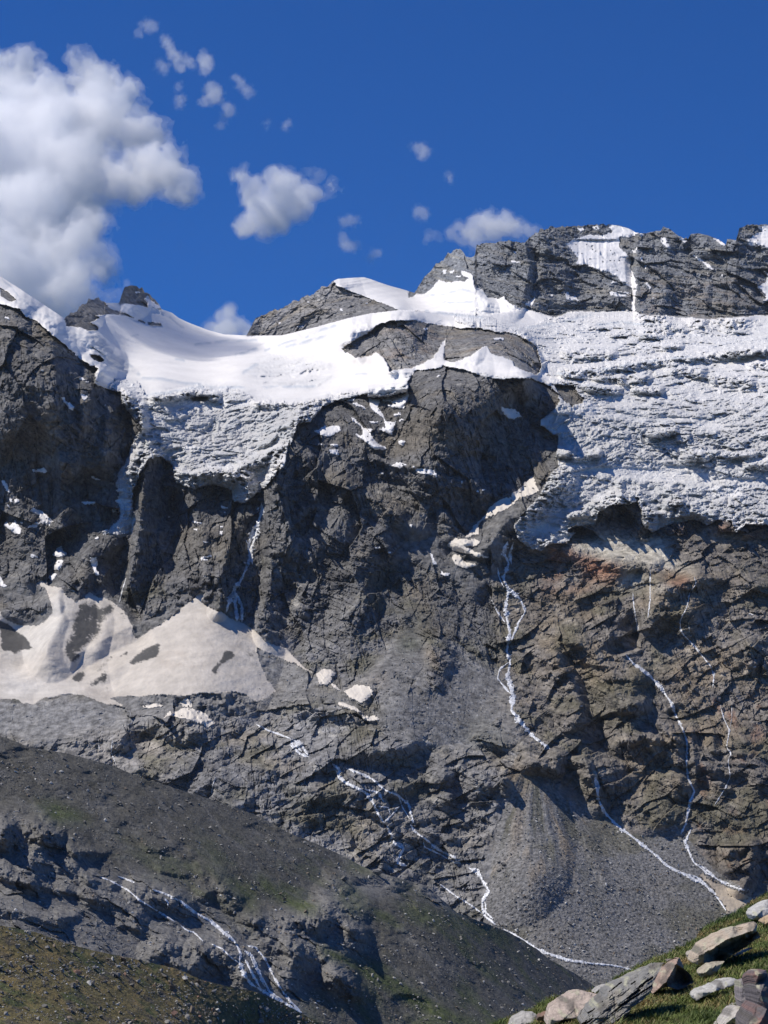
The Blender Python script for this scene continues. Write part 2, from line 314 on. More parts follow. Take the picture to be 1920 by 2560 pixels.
('t2','1080 420 1115 412 1118 430 1090 430','snow dot on top of the rock island'), ('t2','1537 478 1610 482 1615 494 1545 494','flat snow strip on the right of the rock island'),
('t1','865 170 905 180 910 190 870 188','snow fleck on the flat top of the rock tower'), ('t1','940 225 960 205 985 235 1000 245 1040 285 1040 292 960 275 955 250','snow flank on the right of the rock tower')]
# ================================================================== the mountain: one surveyed surface, cut into its peaks, cliffs and glaciers
def hull(*parts): return np.concatenate(parts)
crest = np.array([(-260,560),(0,690),(50,722),(110,762),(160,795),(172,787),(176,780),(193,778),(198,765),(217,758),(221,747),(233,748),(247,742),(253,752),(266,757),(298,757),
 (303,742),(309,724),(314,716),(335,715),(355,720),(361,731),(370,733),(382,745),(395,757),(404,773),(430,782),(447,795),(470,806),(520,825),(560,836),(617,838),
 (627,818),(640,795),(662,786),(686,772),(695,775),(709,768),(733,753),(748,752),(760,741),(783,737),(792,726),(800,724),(803,716),(818,716),(833,702),(845,697),(871,695),(910,693),(925,697),(949,706),(980,716),(1010,724),(1036,732),
 (1048,712),(1062,692),(1075,681),(1090,660),(1108,652),(1120,632),(1128,634),(1134,624),(1150,620),(1158,628),(1166,640),(1178,643),(1187,640),(1192,612),(1215,606),(1238,607),(1250,600),(1263,603),(1275,600),(1290,604),(1312,606),(1330,588),(1346,580),(1352,570),(1362,575),(1375,566),(1395,570),(1404,565),(1440,564),(1490,562),(1520,561),(1545,563),(1570,570),(1590,582),(1615,584),(1640,577),(1652,577),(1658,567),(1672,572),(1690,585),(1706,593),(1720,597),(1727,585),(1745,583),(1770,588),(1800,601),(1815,613),(1818,598),(1840,600),(1848,572),(1870,562),(1885,563),(1905,560),(1925,562),(2140,600)], float)
def Sfar(u):
    s = np.interp(u, crest[:, 0], crest[:, 1])
    rocky = ((u > 170) & (u < 262)) | ((u > 300) & (u < 400)) | ((u > 622) & (u < 832)) | ((u > 1040) & (u < 1530)) | ((u > 1650) & (u < 1720)) | (u > 1815)
    j = fbm(u/9., u*0+3.3, u*0, 4, .6)*7 + fbm(u/40., u*0+1.3, u*0+4, 3)*3
    return s + np.where(rocky, j, j*.06)
far = Sheet(-170, 2090, 2.0, Sfar, 2660, 2.0, 880, 140)
U, V = far.U, far.V
CT = [(0,690,2250),(-170,600,2260),(0,760,2085),(-170,760,2060),(100,790,2160),(240,860,2260),(170,800,2250),(0,800,2045),(150,870,2065),(0,1150,1955),(150,1150,1955),(0,1500,1860),(150,1500,1852),(-170,1150,1950),(-170,1500,1850),(0,1740,1700),(200,1740,1700),(-170,1740,1700),(0,1850,1640),
 (220,915,2110),(250,965,2080),(300,1050,2040),(330,1250,1955),(540,838,2760),(640,838,2720),(450,860,2590),(330,860,2450),(300,905,2340),(450,930,2330),(600,930,2320),(400,975,2170),(600,985,2190),(800,985,2180),(700,880,2500),(860,870,2360),(860,920,2280),(740,1060,2040),(400,1130,2030),(520,1190,1990),(640,1230,1975),(520,1090,2085),(640,1100,2075),
 (925,783,2530),(800,815,2530),(706,838,2600),(1100,780,2610),(1280,785,2740),(900,880,2300),(1000,800,2390),(1250,830,2420),(1100,912,2225),(1330,935,2220),(1000,945,2165),(1200,935,2100),(1320,945,2090),(1000,985,2100),
 (1400,1000,2135),(1400,1100,2080),(1650,1000,2240),(1920,1000,2240),(1400,1200,2010),(1650,1200,2040),(1920,1200,2040),(1350,1370,1930),(1650,1330,1945),(1920,1330,1950),(1450,850,2600),(1700,850,2640),(1920,850,2640),(1550,785,2860),(1900,795,2860),(2090,1000,2240),(2090,1330,1950),(2090,800,2850),
 (850,1020,2075),(750,1100,2010),(700,1250,1945),(700,1500,1860),(1000,1500,1850),(1250,1500,1870),(1100,960,2060),(1300,1000,2105),(1340,1100,2068),(1300,1230,1975),(1100,1250,1950),(1000,1130,2000),(1250,1330,1925),(500,1300,1945),(400,1300,1945),(500,1470,1875),
 (650,1740,1700),(1000,1740,1670),(1200,1740,1720),(1300,1900,1640),(1000,1900,1610),(800,1900,1600),(400,1900,1610),(200,1900,1600),(500,2000,1550),(1000,2050,1560),(800,2050,1540),(1200,2150,1550),(1200,2400,1450),(1500,2430,1440),(1700,2300,1520),(1500,1740,1760),(1900,1740,1770),(1650,1500,1850),(1900,1500,1850),(1500,2000,1630),(1850,2000,1640),(1900,2150,1590),(1500,2200,1530),(1330,2200,1500),(0,2000,1560),(1000,2450,1390),(500,2450,1330),(2090,2100,1600),(2090,1740,1780),(-170,2000,1560),(2000,2520,1450),(0,2520,1300)]
CT = np.array(CT, float)
Yb = tps(CT[:, :2], CT[:, 2])(U, V)
# edges of snow and rock wander a little around the surveyed outlines
w1 = fbm(U/70, V/70, U*0+2.2, 3)*9 + fbm(U/14, V/14, U*0+7.1, 3, .6)*7
w2 = fbm(U/70, V/70, U*0+12.2, 3)*9 + fbm(U/14, V/14, U*0+27.1, 3, .6)*7
def area(t, s, k=1.0):
    return inpoly(U + w1*k, V + w2*k, T(t, s) if isinstance(s, str) else s)
# --- ground further back than the glacier's rim, with its own distances
FWb = T('t3', '0 590 100 600 200 640 290 650 350 628 440 622 640 610 770 612 840 630 980 645 1300 660 1659 640 1800 636')
rim = hull(np.array([(-300,500),(600,838.),(640,839)]), T('t2', '170 462 400 405 600 350 740 320 920 300 1050 305 1280 320 1450 335'), FWb[1:], np.array([(2200,790),(2200,400)]))
beyond = V < np.interp(U, rim[:-2, 0], rim[:-2, 1])
Yfar = tps([(600,840),(700,830),(800,720),(900,693),(900,770),(1030,733),(1000,770),(1150,740),(1200,620),(1280,765),(1400,570),(1400,780),(1550,562),(1580,775),(1700,590),(1700,790),(1900,562),(1900,790),(2100,560),(2100,790),(1580,680),(1240,745)],
           [2800,2850,2960,3000,2830,3080,2800,2900,3050,2850,3080,2890,3100,2880,3080,2890,3060,2890,3060,2890,2985,2880])(U, V)
reg = np.full(U.shape, 1, np.int8)           # 1 middle cliff
Y = np.where(beyond & (U > 600), Yfar, Yb)
# --- regions
iceA = hull(np.array([(-300,400),(-300,760),(0,760)]), T('t1', '130 285 160 340 230 375 340 460 430 530 530 630 640 690 615 720 615 775 690 810 780 830 790 900 860 980 920 1060 870 1140 810 1290'),
   T('t4', '780 30 740 140 770 170 760 240 780 290 770 360 700 420 640 455 720 470 790 470 850 440 875 360 860 280 870 180 910 50 940 0'), T('q3', '640 80 690 70 750 110 755 180 840 210 900 190 930 190 1000 210 1005 260 1050 270 1100 240 1150 200 1230 110 1250 0'),
   T('t2', '220 1180 270 1040 350 1020 380 990 430 930 520 890 570 890 650 850 720 840 735 862 850 862 985 830 980 770 1030 700 1140 680 1210 660 1300 680 1400 705 1560 740'),
   T('t3', '0 1060 130 1060 250 1100 300 1160 310 1210 260 1270'), T('t6', '190 20 180 60 300 130 290 260 300 320 220 440 170 540 60 640 10 720'),
   T('q4', '560 380 590 440 640 470 680 480 720 450 790 440 830 400 790 390 810 370 870 370 910 370 930 310 990 280 1060 280 1090 260 1110 300 1120 370 1160 400 1230 370 1330 340 1400 370 1440 340 1500 350 1520 400 1560 360 1659 370'),
   np.array([(2200,1314),(2200,400)]))
ice = area('n', iceA, .8)
reg[ice] = 2                                  # 2 smooth glacier snow
icefallL = hull(T('t1', '690 800 760 740 900 760 960 850 1130 830 1300 790 1560 830'), T('t2', '0 890 300 900 450 870 640 820 720 840 520 895 380 990 270 1040 220 1180 160 1296'), np.array([(712,1240),(300,1500),(230,1400),(290,1160),(345,1050),(300,990)]))
icefallS = T('t2', '0 610 130 605 300 620 430 640 520 690 480 740 400 780 280 790 100 780 0 740 -60 700')
icefallN = hull(T('t1', '590 450 640 460 740 590 900 710 760 690 690 650 590 590'))
icefallR = hull(T('t2', '1280 320 1450 330 1659 400'), T('t3', '100 720 300 640 640 610 980 650 1300 662 1659 680'), np.array([(2200,800),(2200,1400),(1280,1420),(1300,1200),(1400,1010),(1370,930),(1357,905),(1330,860),(1240,830),(1150,805)]))
iceR = area('n', icefallR, 1.5) & ice; iceL = area('n', icefallL, 1.5) & ice; iceS = area('n', icefallS, 1.5) & ice; iceN = area('n', icefallN, 1.) & ice
reg[iceL] = 3; reg[iceR] = 4; reg[iceS] = 2
reg[beyond & (U > 600)] = 2
# rocks standing in or beyond the ice
P1 = area('t1', '430 400 420 340 500 270 560 200 650 190 690 265 720 290 800 320 870 350 760 330 700 325 620 330 645 345 590 375 635 410 630 435 580 430 500 405', .5)
P1 |= area('t1', '890 352 945 370 940 380 890 366', .6) | area('t1', '960 367 1045 384 1040 397 985 392 958 382', .6) | area('t1', '0 150 50 180 110 230 60 238 0 205', .5) | area('t1', '585 590 640 592 680 625 655 640 605 620', .5)
reg[P1] = 5
P2 = area('t1', '770 260 780 120 930 130 990 200 1050 300 1000 280 985 235 960 205 930 230 955 250 955 280 860 265', .4); reg[P2] = 6
MR = hull(np.array([(600,845),(600,760),(690,740),(800,690),(833,690)]), T('t2', '505 118 520 140 600 170 750 230 860 270 930 302 740 325 600 355 400 410 170 466'))
MRm = area('n', MR, .5) & beyond; reg[MRm] = 7
FW = hull(np.array([(1020,745),(1030,600),(1180,560),(1500,500),(2200,500),(2200,800)]), T('t3', '1659 644 1300 664 980 650 840 634 810 616 640 612 440 622 350 628 290 655 200 640'), T('t2', '1659 262 1610 205 1580 226 1500 215 1480 180 1410 130 1412 70 1370 40 1330 45 1330 70 1380 90 1350 110 1310 110 1240 120 1190 100 1150 145 1095 195'))
FWm = area('n', FW, .8) & (V < 800) & ~inpoly(U, V, T('t2', '930 300 1040 190 1095 197 1030 300'))
FWm &= (V < np.interp(U, FWb[:, 0], FWb[:, 1]) + 3) | (U < 1290)
reg[FWm] = 8
N1 = hull(T('t2', '560 545 600 510 730 440 780 400 880 360 1010 365 1100 385 1240 400 1320 420 1400 410 1500 420 1560 440 1659 450'), T('t3', '90 800 160 850 200 965 180 1000 160 1030 80 1010 10 970 0 940'), T('t2', '1600 600 1530 580 1500 530 1470 540 1400 590 1330 630 1280 640 1220 620 1215 540 1230 490 1200 520 1150 600 1070 650 1020 670 860 690 850 640 820 610 780 570 720 600 640 610'))
N1m = area('n', N1, .7); reg[N1m] = 9
reg[area('t3', '270 1090 390 1095 420 1150 470 1190 440 1230 390 1240 330 1200 300 1150', 1)] = 1
LW = np.array([(-300,700),(400,700),(400,1100),(330,1300),(315,1420),(300,1560),(-300,1600)])
reg[area('n', LW, 1) & (reg == 1)] = 10       # 10 left wall
SCn = hull(np.array([(-300,1480)]), T('t4', '0 960 50 1010 130 1040 240 1050 300 1010 345 960 330 890 290 800 230 765 260 745 310 790 390 800 440 860 490 890 550 880 580 830 620 860 700 880 740 910 800 950 850 1040 870 1120 900 1130 1000 1060 1160 960 1260 870 1300 830 1330 830 1310 890 1340 930 1470 980 1590 1040'),
   T('t8', '0 45 40 90 90 130 195 155 250 220 290 260 370 320 280 275 130 215 0 140 30 260 80 350 130 430 60 480 0 500'), T('t7', '1600 460 1500 440 1300 450 1200 460 1000 455 850 465 710 480 800 530 700 520 600 490 530 460 400 460 280 480 220 525 150 515 120 490 60 480 0 485'), np.array([(-300,1740)]))
SCm = area('n', SCn, .7); reg[SCm] = 11
slab = hull(np.array([(-300,1740)]), T('t7', '0 490 150 520 400 470 600 500 800 540 820 600 1000 600 1060 630 1400 640 1659 560'), T('t8', '100 560 300 520 520 530 700 640 900 740 1100 760'), np.array([(1200,1850),(1300,1880),(1250,1960),(1270,2010),(1230,2080),(1260,2200),(1200,2300),(1240,2600),(-300,2600)]))
reg[area('n', slab, 1) & (reg == 1)] = 12
scone = np.array([(1310,1920),(1330,1960),(1400,1990),(1470,2010),(1560,2080),(1620,2090),(1690,2060),(1745,2130),(1780,2170),(1860,2225),(1960,2240),(2200,2300),(2200,2600),(1190,2600),(1215,2300),(1225,2180),(1245,2060),(1275,1980)], float)
SCR = area('n', scone, 1); reg[SCR] = 13
RW = np.array([(1225,1330),(1300,1350),(1400,1360),(2200,1300),(2200,2320),(1900,2240),(1260,1940)], float)
reg[area('n', RW, 1) & (reg == 1)] = 14
# --- measures of what covers the ground (0..1)
def soft(t, s, k=2.0, r=6): return blur(area(t, s, k), r)
screeM = soft('t8', '860 480 740 430 640 400 760 270 900 90 1000 -40 1060 60 1090 130 1110 250 1080 430 950 330 900 350 1000 460 1200 450 1300 150 1480 260 1640 340 1659 560 1750 780 1500 790 1300 830 1000 810 880 720 700 640 820 620', 2)
screeM = np.maximum(screeM, soft('t5', '900 660 1080 620 1300 730 1230 780 1290 900 1450 960 1580 900 1590 1040 1400 1150 1280 1000 1100 950 880 880 860 760', 3))
screeM = np.maximum(screeM, soft('t8', '0 170 130 220 300 290 420 400 560 450 700 530 660 560 500 490 300 510 130 560 0 610', 1.5))
screeM = np.maximum(screeM, soft('t7', '1659 470 1659 620 1480 600 1420 600 1350 560 1240 540 1060 570 1000 640 850 640 820 560 700 480 850 470 1180 465 1250 460', 1.5))
screeM = np.maximum(screeM, soft('t7', '0 490 150 530 400 470 560 470 800 560 860 650 700 690 560 720 300 800 100 760 -200 620', 1.5))
screeM = np.maximum(screeM, soft('t4', '870 1120 850 1040 1000 960 1160 960 1000 1070 900 1130', 1))
screeM = np.maximum(screeM, soft('t4', '0 760 230 765 300 810 330 890 200 880 0 870', 1))
screeM = np.maximum(screeM, soft('t6', '-300 900 -40 560 60 560 100 520 20 690 -60 800 0 850 -100 900', 1))
lightM = soft('t6', '340 780 460 800 600 760 760 760 850 800 960 800 1030 920 1180 1010 920 960 640 930 560 910 400 860', 2)
lightM = np.maximum(lightM, soft('t6', '660 1090 720 1020 800 1010 880 1080 800 1120 700 1120', 1)); lightM = np.maximum(lightM, .7*soft('t6', '280 1090 420 1060 440 1100 300 1120', 2))
lightM = np.maximum(lightM, .6*soft('t6', '860 1110 1000 1070 1080 1120 940 1140', 2)); lightM = np.maximum(lightM, .6*soft('t6', '1200 760 1330 820 1520 830 1450 790 1300 700', 2))
rustM = soft('t6', '250 840 370 840 470 920 640 970 720 1020 640 1090 430 1080 500 1030 420 930 330 920 300 1060 180 1070 250 960', 2.5)
rustM = np.maximum(rustM, soft('t6', '980 1010 1080 1020 1170 1040 1100 1100 1000 1070', 2)); rustM = np.maximum(rustM, soft('t6', '1290 720 1400 700 1420 760 1330 770', 2)); rustM = np.maximum(rustM, .8*soft('t6', '170 1120 400 1110 640 1100 400 1150 200 1150', 2)); rustM = np.maximum(rustM, .7*soft('t6', '1050 720 1200 690 1210 720 1080 760', 2))
rustM = np.maximum(rustM, soft('t6', '1450 740 1600 720 1659 760 1560 790', 2)*.6)
rn = fbm(U/60, V/60, U*0+41., 4)
rustM = np.maximum(rustM, .55*sstep(.12, .4, rn)*sstep(1640, 1760, V+rn*60)*sstep(1650, 1800, U+rn*60)*(reg == 14))
grassM = soft('t8', '900 120 990 -40 1060 40 1110 120 1200 170 1180 130 1090 20 1060 -60 980 -60', 3, 8)*.8
grassM = np.maximum(grassM, .75*soft('t8', '900 130 960 20 1090 130 1020 170', 3, 8)); grassM = np.maximum(grassM, .5*soft('t8', '1380 640 1659 760 1750 800 1659 830 1400 780 1300 700', 4, 12)); grassM = np.maximum(grassM, .4*soft('t9', '30 860 300 900 500 920 800 880 300 850 100 830', 4, 10))
tanM = soft('t8', '1080 120 1190 180 1200 260 1100 420 1160 350 1120 260', 2, 5); tanM = np.maximum(tanM, .7*soft('t8', '640 390 860 330 800 420 700 400', 3, 8)); tanM = np.maximum(tanM, .8*soft('t9', '60 1030 140 980 130 1050 90 1200 40 1296 0 1296', 1, 4))
tanM = np.maximum(tanM, .9*soft('q6', '600 390 650 400 630 470 590 600 570 780 545 700 560 600', 1.5, 5)); tanM = np.maximum(tanM, .8*soft('t9', '415 150 490 150 480 185 430 185', 1)); tanM = np.maximum(tanM, .8*soft('t9', '310 270 380 260 400 420 350 380', 1.5)); tanM = np.maximum(tanM, .7*soft('t9', '760 330 830 340 830 400 770 390', 1.5))
paleM = soft('t7', '470 780 520 730 640 720 760 760 830 680 950 650 1060 660 1250 640 1350 680 1300 760 1100 900 900 970 750 930 640 880 480 850', 3, 12)
paleM = np.maximum(paleM, .6*soft('t8', '0 640 200 560 300 540 240 620 60 690', 2, 8))
screeM = np.where(reg == 13, 1, np.maximum(screeM, .85*lightM)).astype(f32)
# --- relief: buttresses, pillars, gullies and ledges (tent-shaped), metres towards the valley
D = np.zeros(U.shape, f32)
RIDGES = [  # view, line, width left/up, width right/down (photo px), metres
 ('t2','1260 690 1240 900 1200 1100 1150 1296',130,110,20),('n','1330 945 1345 1050 1335 1120',90,24,8),('n','1385 1030 1368 1150 1330 1230 1250 1310',22,28,2),
 ('q3','640 90 620 200 600 400 570 560 550 640',20,46,30),('n','432 1250 440 1330 430 1420',40,30,-22),('n','480 1230 500 1330 520 1440',30,40,14),('n','650 1235 632 1350 602 1450 590 1550',34,26,-3),
 ('n','690 1180 672 1300 680 1420 655 1550',26,110,22),('n','745 1065 740 1130 700 1180',30,90,18),('n','600 1290 560 1400 545 1530',28,26,14),
 ('t5','740 222 900 270 1010 270 1180 345 1300 380 1460 450',70,46,16),('t5','560 380 640 420 800 520 900 580 1010 660',60,40,15),('t5','350 260 420 420 330 560',40,70,14),('t5','560 440 560 600 500 720',34,60,16),
 ('t5','120 420 200 600 180 800',40,60,14),('t5','750 830 760 960',60,30,12),('t5','830 700 870 860',50,26,12),('t5','340 800 420 1000 300 1200',60,60,12),('t5','600 950 700 1100 600 1250',60,60,14),('t5','1250 620 1300 700 1340 740',40,30,12),
 ('t4','390 0 400 200 395 400',22,46,20),('t4','500 300 560 420 600 560',40,40,12),('t4','150 420 250 620 200 720',60,50,16),('t4','540 600 520 740',40,40,18),('t4','420 640 450 720',50,20,14),('t4','60 120 120 300',40,50,14),('t4','700 520 640 700',60,40,16),
 ('t1','330 400 360 700 340 1000 400 1296',50,60,26),('t1','130 300 200 700 160 1000',60,70,22),('t1','640 700 560 900 520 1100 520 1296',60,46,22),('t1','900 1060 840 1160',60,20,12),('t1','780 900 700 1000 650 1296',46,40,18),('t1','20 420 40 700 20 1100',50,60,18),
 ('t4','330 895 200 930 0 960',20,40,10),
 # right wall below the icefall
 ('t9','400 160 470 190 560 290 700 400 780 410',60,42,26),('t9','300 260 330 340 400 440 440 580',70,24,22),('t9','600 450 640 500 800 570',46,34,20),('t9','430 720 640 620 740 620 900 680 1060 790',70,10,10),('t9','740 640 760 760 900 800 1070 830',70,66,34),
 ('t9','700 230 800 200 815 60',50,12,-20),('t9','600 40 640 120 740 210',50,40,16),('t9','430 690 300 800 460 860',60,46,10),('t9','520 960 700 980 900 990 1080 1050',60,60,12),('t9','560 1050 700 1180 900 1280',60,60,14),('t9','1130 1060 1000 1200 1060 1290',60,40,10),('t9','300 930 280 990 100 970',40,26,16),('t9','480 940 520 1080 570 1200',50,18,14),
 ('t9','1050 640 1110 740 1140 1050',20,20,-9),('t9','1300 780 1310 860',40,18,10),('t9','1540 180 1560 300',50,24,10),('t9','1200 960 1350 1060',60,40,10),('t9','1500 900 1600 1060',60,50,12),('t12','1400 170 1550 150 1540 260',30,24,14),('t12','1430 260 1540 330 1500 410',40,30,16),
 ('t6','900 1040 1000 1120 1200 1050 1350 1050 1600 1100',30,30,10),('t6','1000 1130 900 1296',50,60,14),('t6','1180 1100 1120 1296',60,50,12),('t6','600 600 700 570 850 640 840 720',40,34,18),('t6','640 950 800 960 920 960',30,24,10),('t6','250 850 470 920 700 1000',46,40,9),('t6','1480 740 1600 710 1700 760',30,30,12),('t6','1290 720 1420 710',24,26,10),
 # slabs of the lower step
 ('t8','280 540 450 560 640 600',30,30,10),('t8','480 800 640 840 820 820 1000 780',40,34,9),('t8','1240 940 1320 930 1430 1050',60,50,18),('t8','1220 1000 1260 1100',50,30,12),('t8','1500 960 1600 1000',50,60,12),('t8','560 1000 700 1050 950 1060',40,34,8),('t8','780 1180 860 1290',40,30,10),('t8','0 760 200 800 400 880',40,40,8),('t8','0 930 300 960 480 900',40,40,9),('t8','300 1080 640 1100',40,40,8),
 ('t7','480 770 640 730 760 760',30,40,9),('t7','770 760 850 670 1000 650 1200 640',40,60,14),('t7','850 960 1000 880 1100 760 1300 700',50,50,10),('t7','1300 1060 1370 1000 1450 1070',40,30,10),('t7','1080 1000 1200 900 1400 860',50,40,9),('t7','1520 1180 1590 1150',40,24,8),
 ('t7','0 480 120 490 220 540 300 480 540 460 640 540 800 640',26,60,4),
 # summit wall and islands of rock
 ('t3','0 150 80 170 110 330 60 560',80,20,26),('t3','190 80 200 300 170 500',46,90,26),('t3','820 130 800 420 810 620',10,90,14),('t3','770 300 780 440 790 600',16,14,-14),('t3','1000 100 1010 300 960 620',60,50,16),('t3','1230 120 1300 300 1250 640',60,50,18),('t3','1460 80 1450 300 1420 640',50,60,26),('t3','1560 480 1550 640',40,40,12),('t3','1100 160 1140 400',46,46,12),('t3','340 420 350 560',60,46,12),
 ('t2','1240 0 1410 60 1420 180 1500 240',20,60,14),('t2','440 140 300 330 200 450',70,60,12),('t2','560 160 620 340',70,50,10),
 ('t2','880 365 900 500 880 660',50,60,16),('t2','1000 380 1010 560',30,40,10),('t2','1400 420 1420 560',46,30,12),('t2','1220 420 1225 560 1230 640',26,20,-8),('t3','100 800 190 960 140 1030',60,14,18),('t2','620 500 640 600',20,30,10),
 ('t1','560 250 600 330',50,30,20),('t1','860 150 880 260',40,40,20),
 # snow cones
 ('t4','1310 830 1340 960 1330 1200 1300 1296',230,200,40),('t4','380 830 400 1000 300 1200',60,90,26),('t4','640 880 700 1000 640 1200',90,90,14),('t4','100 1100 200 1200 150 1296',60,40,-10),('t4','900 1140 760 1210 560 1320',40,40,-8),
 # scree cone with its rills
 ('q6','670 300 640 420 600 600 560 800',180,150,12),('q6','640 430 690 520 730 700 760 840',12,16,.8),('q6','690 600 730 700 730 820',12,14,.8),('q6','740 560 780 700 790 870',16,16,.9),('q6','620 560 640 700 600 800',12,14,.7),('q6','570 560 560 700',10,14,1.4),('q6','850 640 960 880',20,24,2),('q6','800 560 900 660',40,30,2),
 ('q6','610 300 640 360 730 340 735 400',30,14,6),
 # ice fronts
 ('q3','750 135 830 150 900 140 1010 135 1100 85 1230 25',14,46,11),('q3','1010 150 1060 170 1080 250',30,30,14),('q3','560 120 600 60 640 10',24,60,12),('q3','520 340 560 330',30,30,6),('t4','900 60 860 200 850 290',30,14,10),('t1','590 470 680 560 740 620',34,60,18),
 ('t2','730 810 850 800 985 790',12,30,14),('q4','560 420 640 460 720 440',40,26,8),('q4','800 380 930 310 1000 270 1090 250',40,30,7),('q4','1130 330 1300 300 1450 330 1659 340',40,26,6),('t2','560 500 640 420 720 400',40,30,16),
 ('t3','340 1020 640 985 900 940 1150 920 1659 870',20,19,14),('t3','560 1050 700 1050',16,16,10),('t3','720 1070 860 1060',24,20,10),('t3','1040 1000 1220 1010',22,22,12),('t3','800 1125 960 1130',14,12,9),('t3','1320 1060 1540 1070',20,19,10),('t3','860 770 1000 760',18,17,10),('t3','1000 720 1100 730',20,17,10),('t3','1160 690 1240 690',14,12,7),('t3','360 890 640 900',22,20,12),('t3','1400 880 1659 870',16,16,10),('t3','1560 960 1659 960',18,17,10),('t3','480 1100 680 1130',16,14,9),('t3','1000 850 1080 840',18,16,9),
 ('t6','900 130 1050 90',16,16,9),('t6','1140 260 1560 250',14,16,10),('t6','1520 320 1659 310',16,17,12),('t6','290 250 380 240',16,16,10),('t6','420 270 560 240',14,14,9),('t6','1040 470 1090 540',24,11,10),('t6','1010 570 1110 560',16,16,10),('t6','380 640 470 620',16,17,10),('t6','700 440 720 540',16,11,9),
 ('t1','1000 870 1250 830 1400 850',16,17,12),('t1','830 860 900 930 920 1060',30,24,12),('t2','0 900 300 900 450 870',14,17,9),
 ('n','1392 1205 1330 1262 1262 1310 1205 1385',60,60,17)]
for t_, l_, a_, b_, m_ in RIDGES: D += m_*stroke(U, V, T(t_, l_), a_, b_)
D *= np.where(np.isin(reg, (11, 13)), 1, np.where(np.isin(reg, (3, 4)), 1 + 1.1*fbm(U/16, V/9, U*0+3, 3, .6), 1 + .3*fbm(U/25, V/25, U*0+3, 3)))
isice = np.isin(reg, (2, 3, 4)); iceT = blur(isice & ~beyond, 7)
flute = .7+.5*fbm(U/7, V/60, U*0+66, 3, .6)
D += np.where(reg == 2, 2.0, np.where(U > 1240, 4, 7)*(1+(flute-1)*sstep(.98, .8, iceT)))*sstep(.35, .8, iceT)*(~beyond)
# bearing coordinates in metres for the grain of the rock
x_, a_, b_ = ray(U, V); Xm = Yb*x_/a_; Zm = Yb*b_/a_
q1 = fbm(Xm/150, Zm/150, Xm*0+9, 3)*40; q2 = fbm(Xm/150, Zm/150, Xm*0+19, 3)*40
Xw, Zw = Xm+q1, Zm+q2
rock = np.isin(reg, (1, 5, 6, 7, 8, 9, 10)); slabs = np.isin(reg, (12, 14)); rs_ = rock | slabs
def on(m, fn, *a, **k):
    o = np.zeros(U.shape, f32); n_ = [x[m] for x in a if isinstance(x, np.ndarray)]; r_ = [x for x in a if not isinstance(x, np.ndarray)]
    o[m] = fn(*n_, *r_, **k); return o
rockN = on(rock, fbm, Xw/150, Zw/260, Yb/300, 2, .5, True)*13 + on(rock, fbm, Xw/75, Zw/140, Yb/200, 3, .5, True)*9 + on(rock, facet, Xw, Zw, 34, 70, .12, 5)*.5 + on(rock, facet, Xm+q1*.3, Zm+q2*.3, 11, 20, -.2, 9)*.42 + on(rock, fbm, Xm/14, Zm/18, Yb/30, 4, .6, True)*2.4 + on(rock, fbm, Xm/4, Zm/4, Yb/9, 2, .7)*.8
strat = np.abs((( Zw*.9 + Xw*.45)/17 + on(rs_, fbm, Xm/30, Zm/30, Xm*0, 3)*1.2) % 1 - .5)*2     # ledges
slabN = on(slabs, fbm, Xw/150, Zw/90, Yb/200, 2, .5, True)*10 + on(slabs, fbm, Xw/70, Zw/45, Yb/90, 3, .5, True)*7 + on(slabs, facet, Xw, Zw, 36, 17, .45, 15)*.6 + on(slabs, facet, Xm+q1*.3, Zm+q2*.3, 15, 6, .5, 19)*.6 + on(slabs, fbm, (Xm+.7*Zm)/16, (Zm-.3*Xm)/7, Yb/50, 4, .6, True)*1.8 + on(slabs, fbm, Xm/4, Zm/4, Yb/9, 2, .7)*.6
screeN = fbm(Xm/40, Zm/60, Yb/90, 3)*2.2 + fbm(Xm/4, Zm/4, Yb/5, 4, .75)*.9
SM = np.zeros(U.shape, f32)
for vt, pl, lab in SP: SM = np.maximum(SM, inpoly(U, V, T(vt, pl)))
smr = blur(SM, 14); vloc = blur(V*SM, 14)/np.maximum(smr, 1e-4); SMs = blur(SM, 3)
D += np.clip((V-vloc)*np.where(V < 800, .6, np.where((V > 1225) | (U > 1180), .12, .55)), -22, 20)*SMs*(V > 600)     # snow stays where the ground lies back
rockN -= rockN[rock].mean()+1.5; slabN -= slabN[slabs].mean()+1.5
fineN = on(rs_, facet, Xm+q1*.1, Zm+q2*.1, 5, 7, .3, 41)*.45 + on(rs_, facet, Xm, Zm, 2.6, 2.2, .6, 43)*.4
rockN += fineN; slabN += fineN
jA = np.abs(on(rs_, fbm, (Xm*.97+Zm*.22+q1*.25)/7, (Zm*.97-Xm*.22)/75, Yb*0+51, 3)); jB = np.abs(on(rs_, fbm, (Zm*.88+Xm*.47+q2*.25)/6, (Xm*.88-Zm*.47)/70, Yb*0+53, 3)); jm = sstep(-.1, .2, on(rs_, fbm, Xm/80, Zm/80, Yb*0+57, 3))
joint = np.maximum(sstep(.05, .0, jA)*(1-jm), sstep(.05, .0, jB)*jm)          # long open joints
rockN -= 1.8*joint; slabN -= 1.5*joint
gl = np.clip(1-screeM*(.95+.9*np.minimum(fbm(U/34, V/22, U*0+67, 4, .6)+.12, 0)*(reg != 13)), 0, 1)*(1-.75*SMs)
gl *= 1-sstep(.02, .5, blur(np.isin(reg, (13, 11)), 14))
far_k = np.where(np.isin(reg, (5, 6)), .45, np.where(np.isin(reg, (7, 8)), .8, 1.0))
D += np.where(rock, (rockN + 3.4*(strat-.5)*sstep(-.2, .25, fbm(Xm/90, Zm/60, Yb*0+77, 3)))*far_k*gl + screeN*(1-gl), 0)
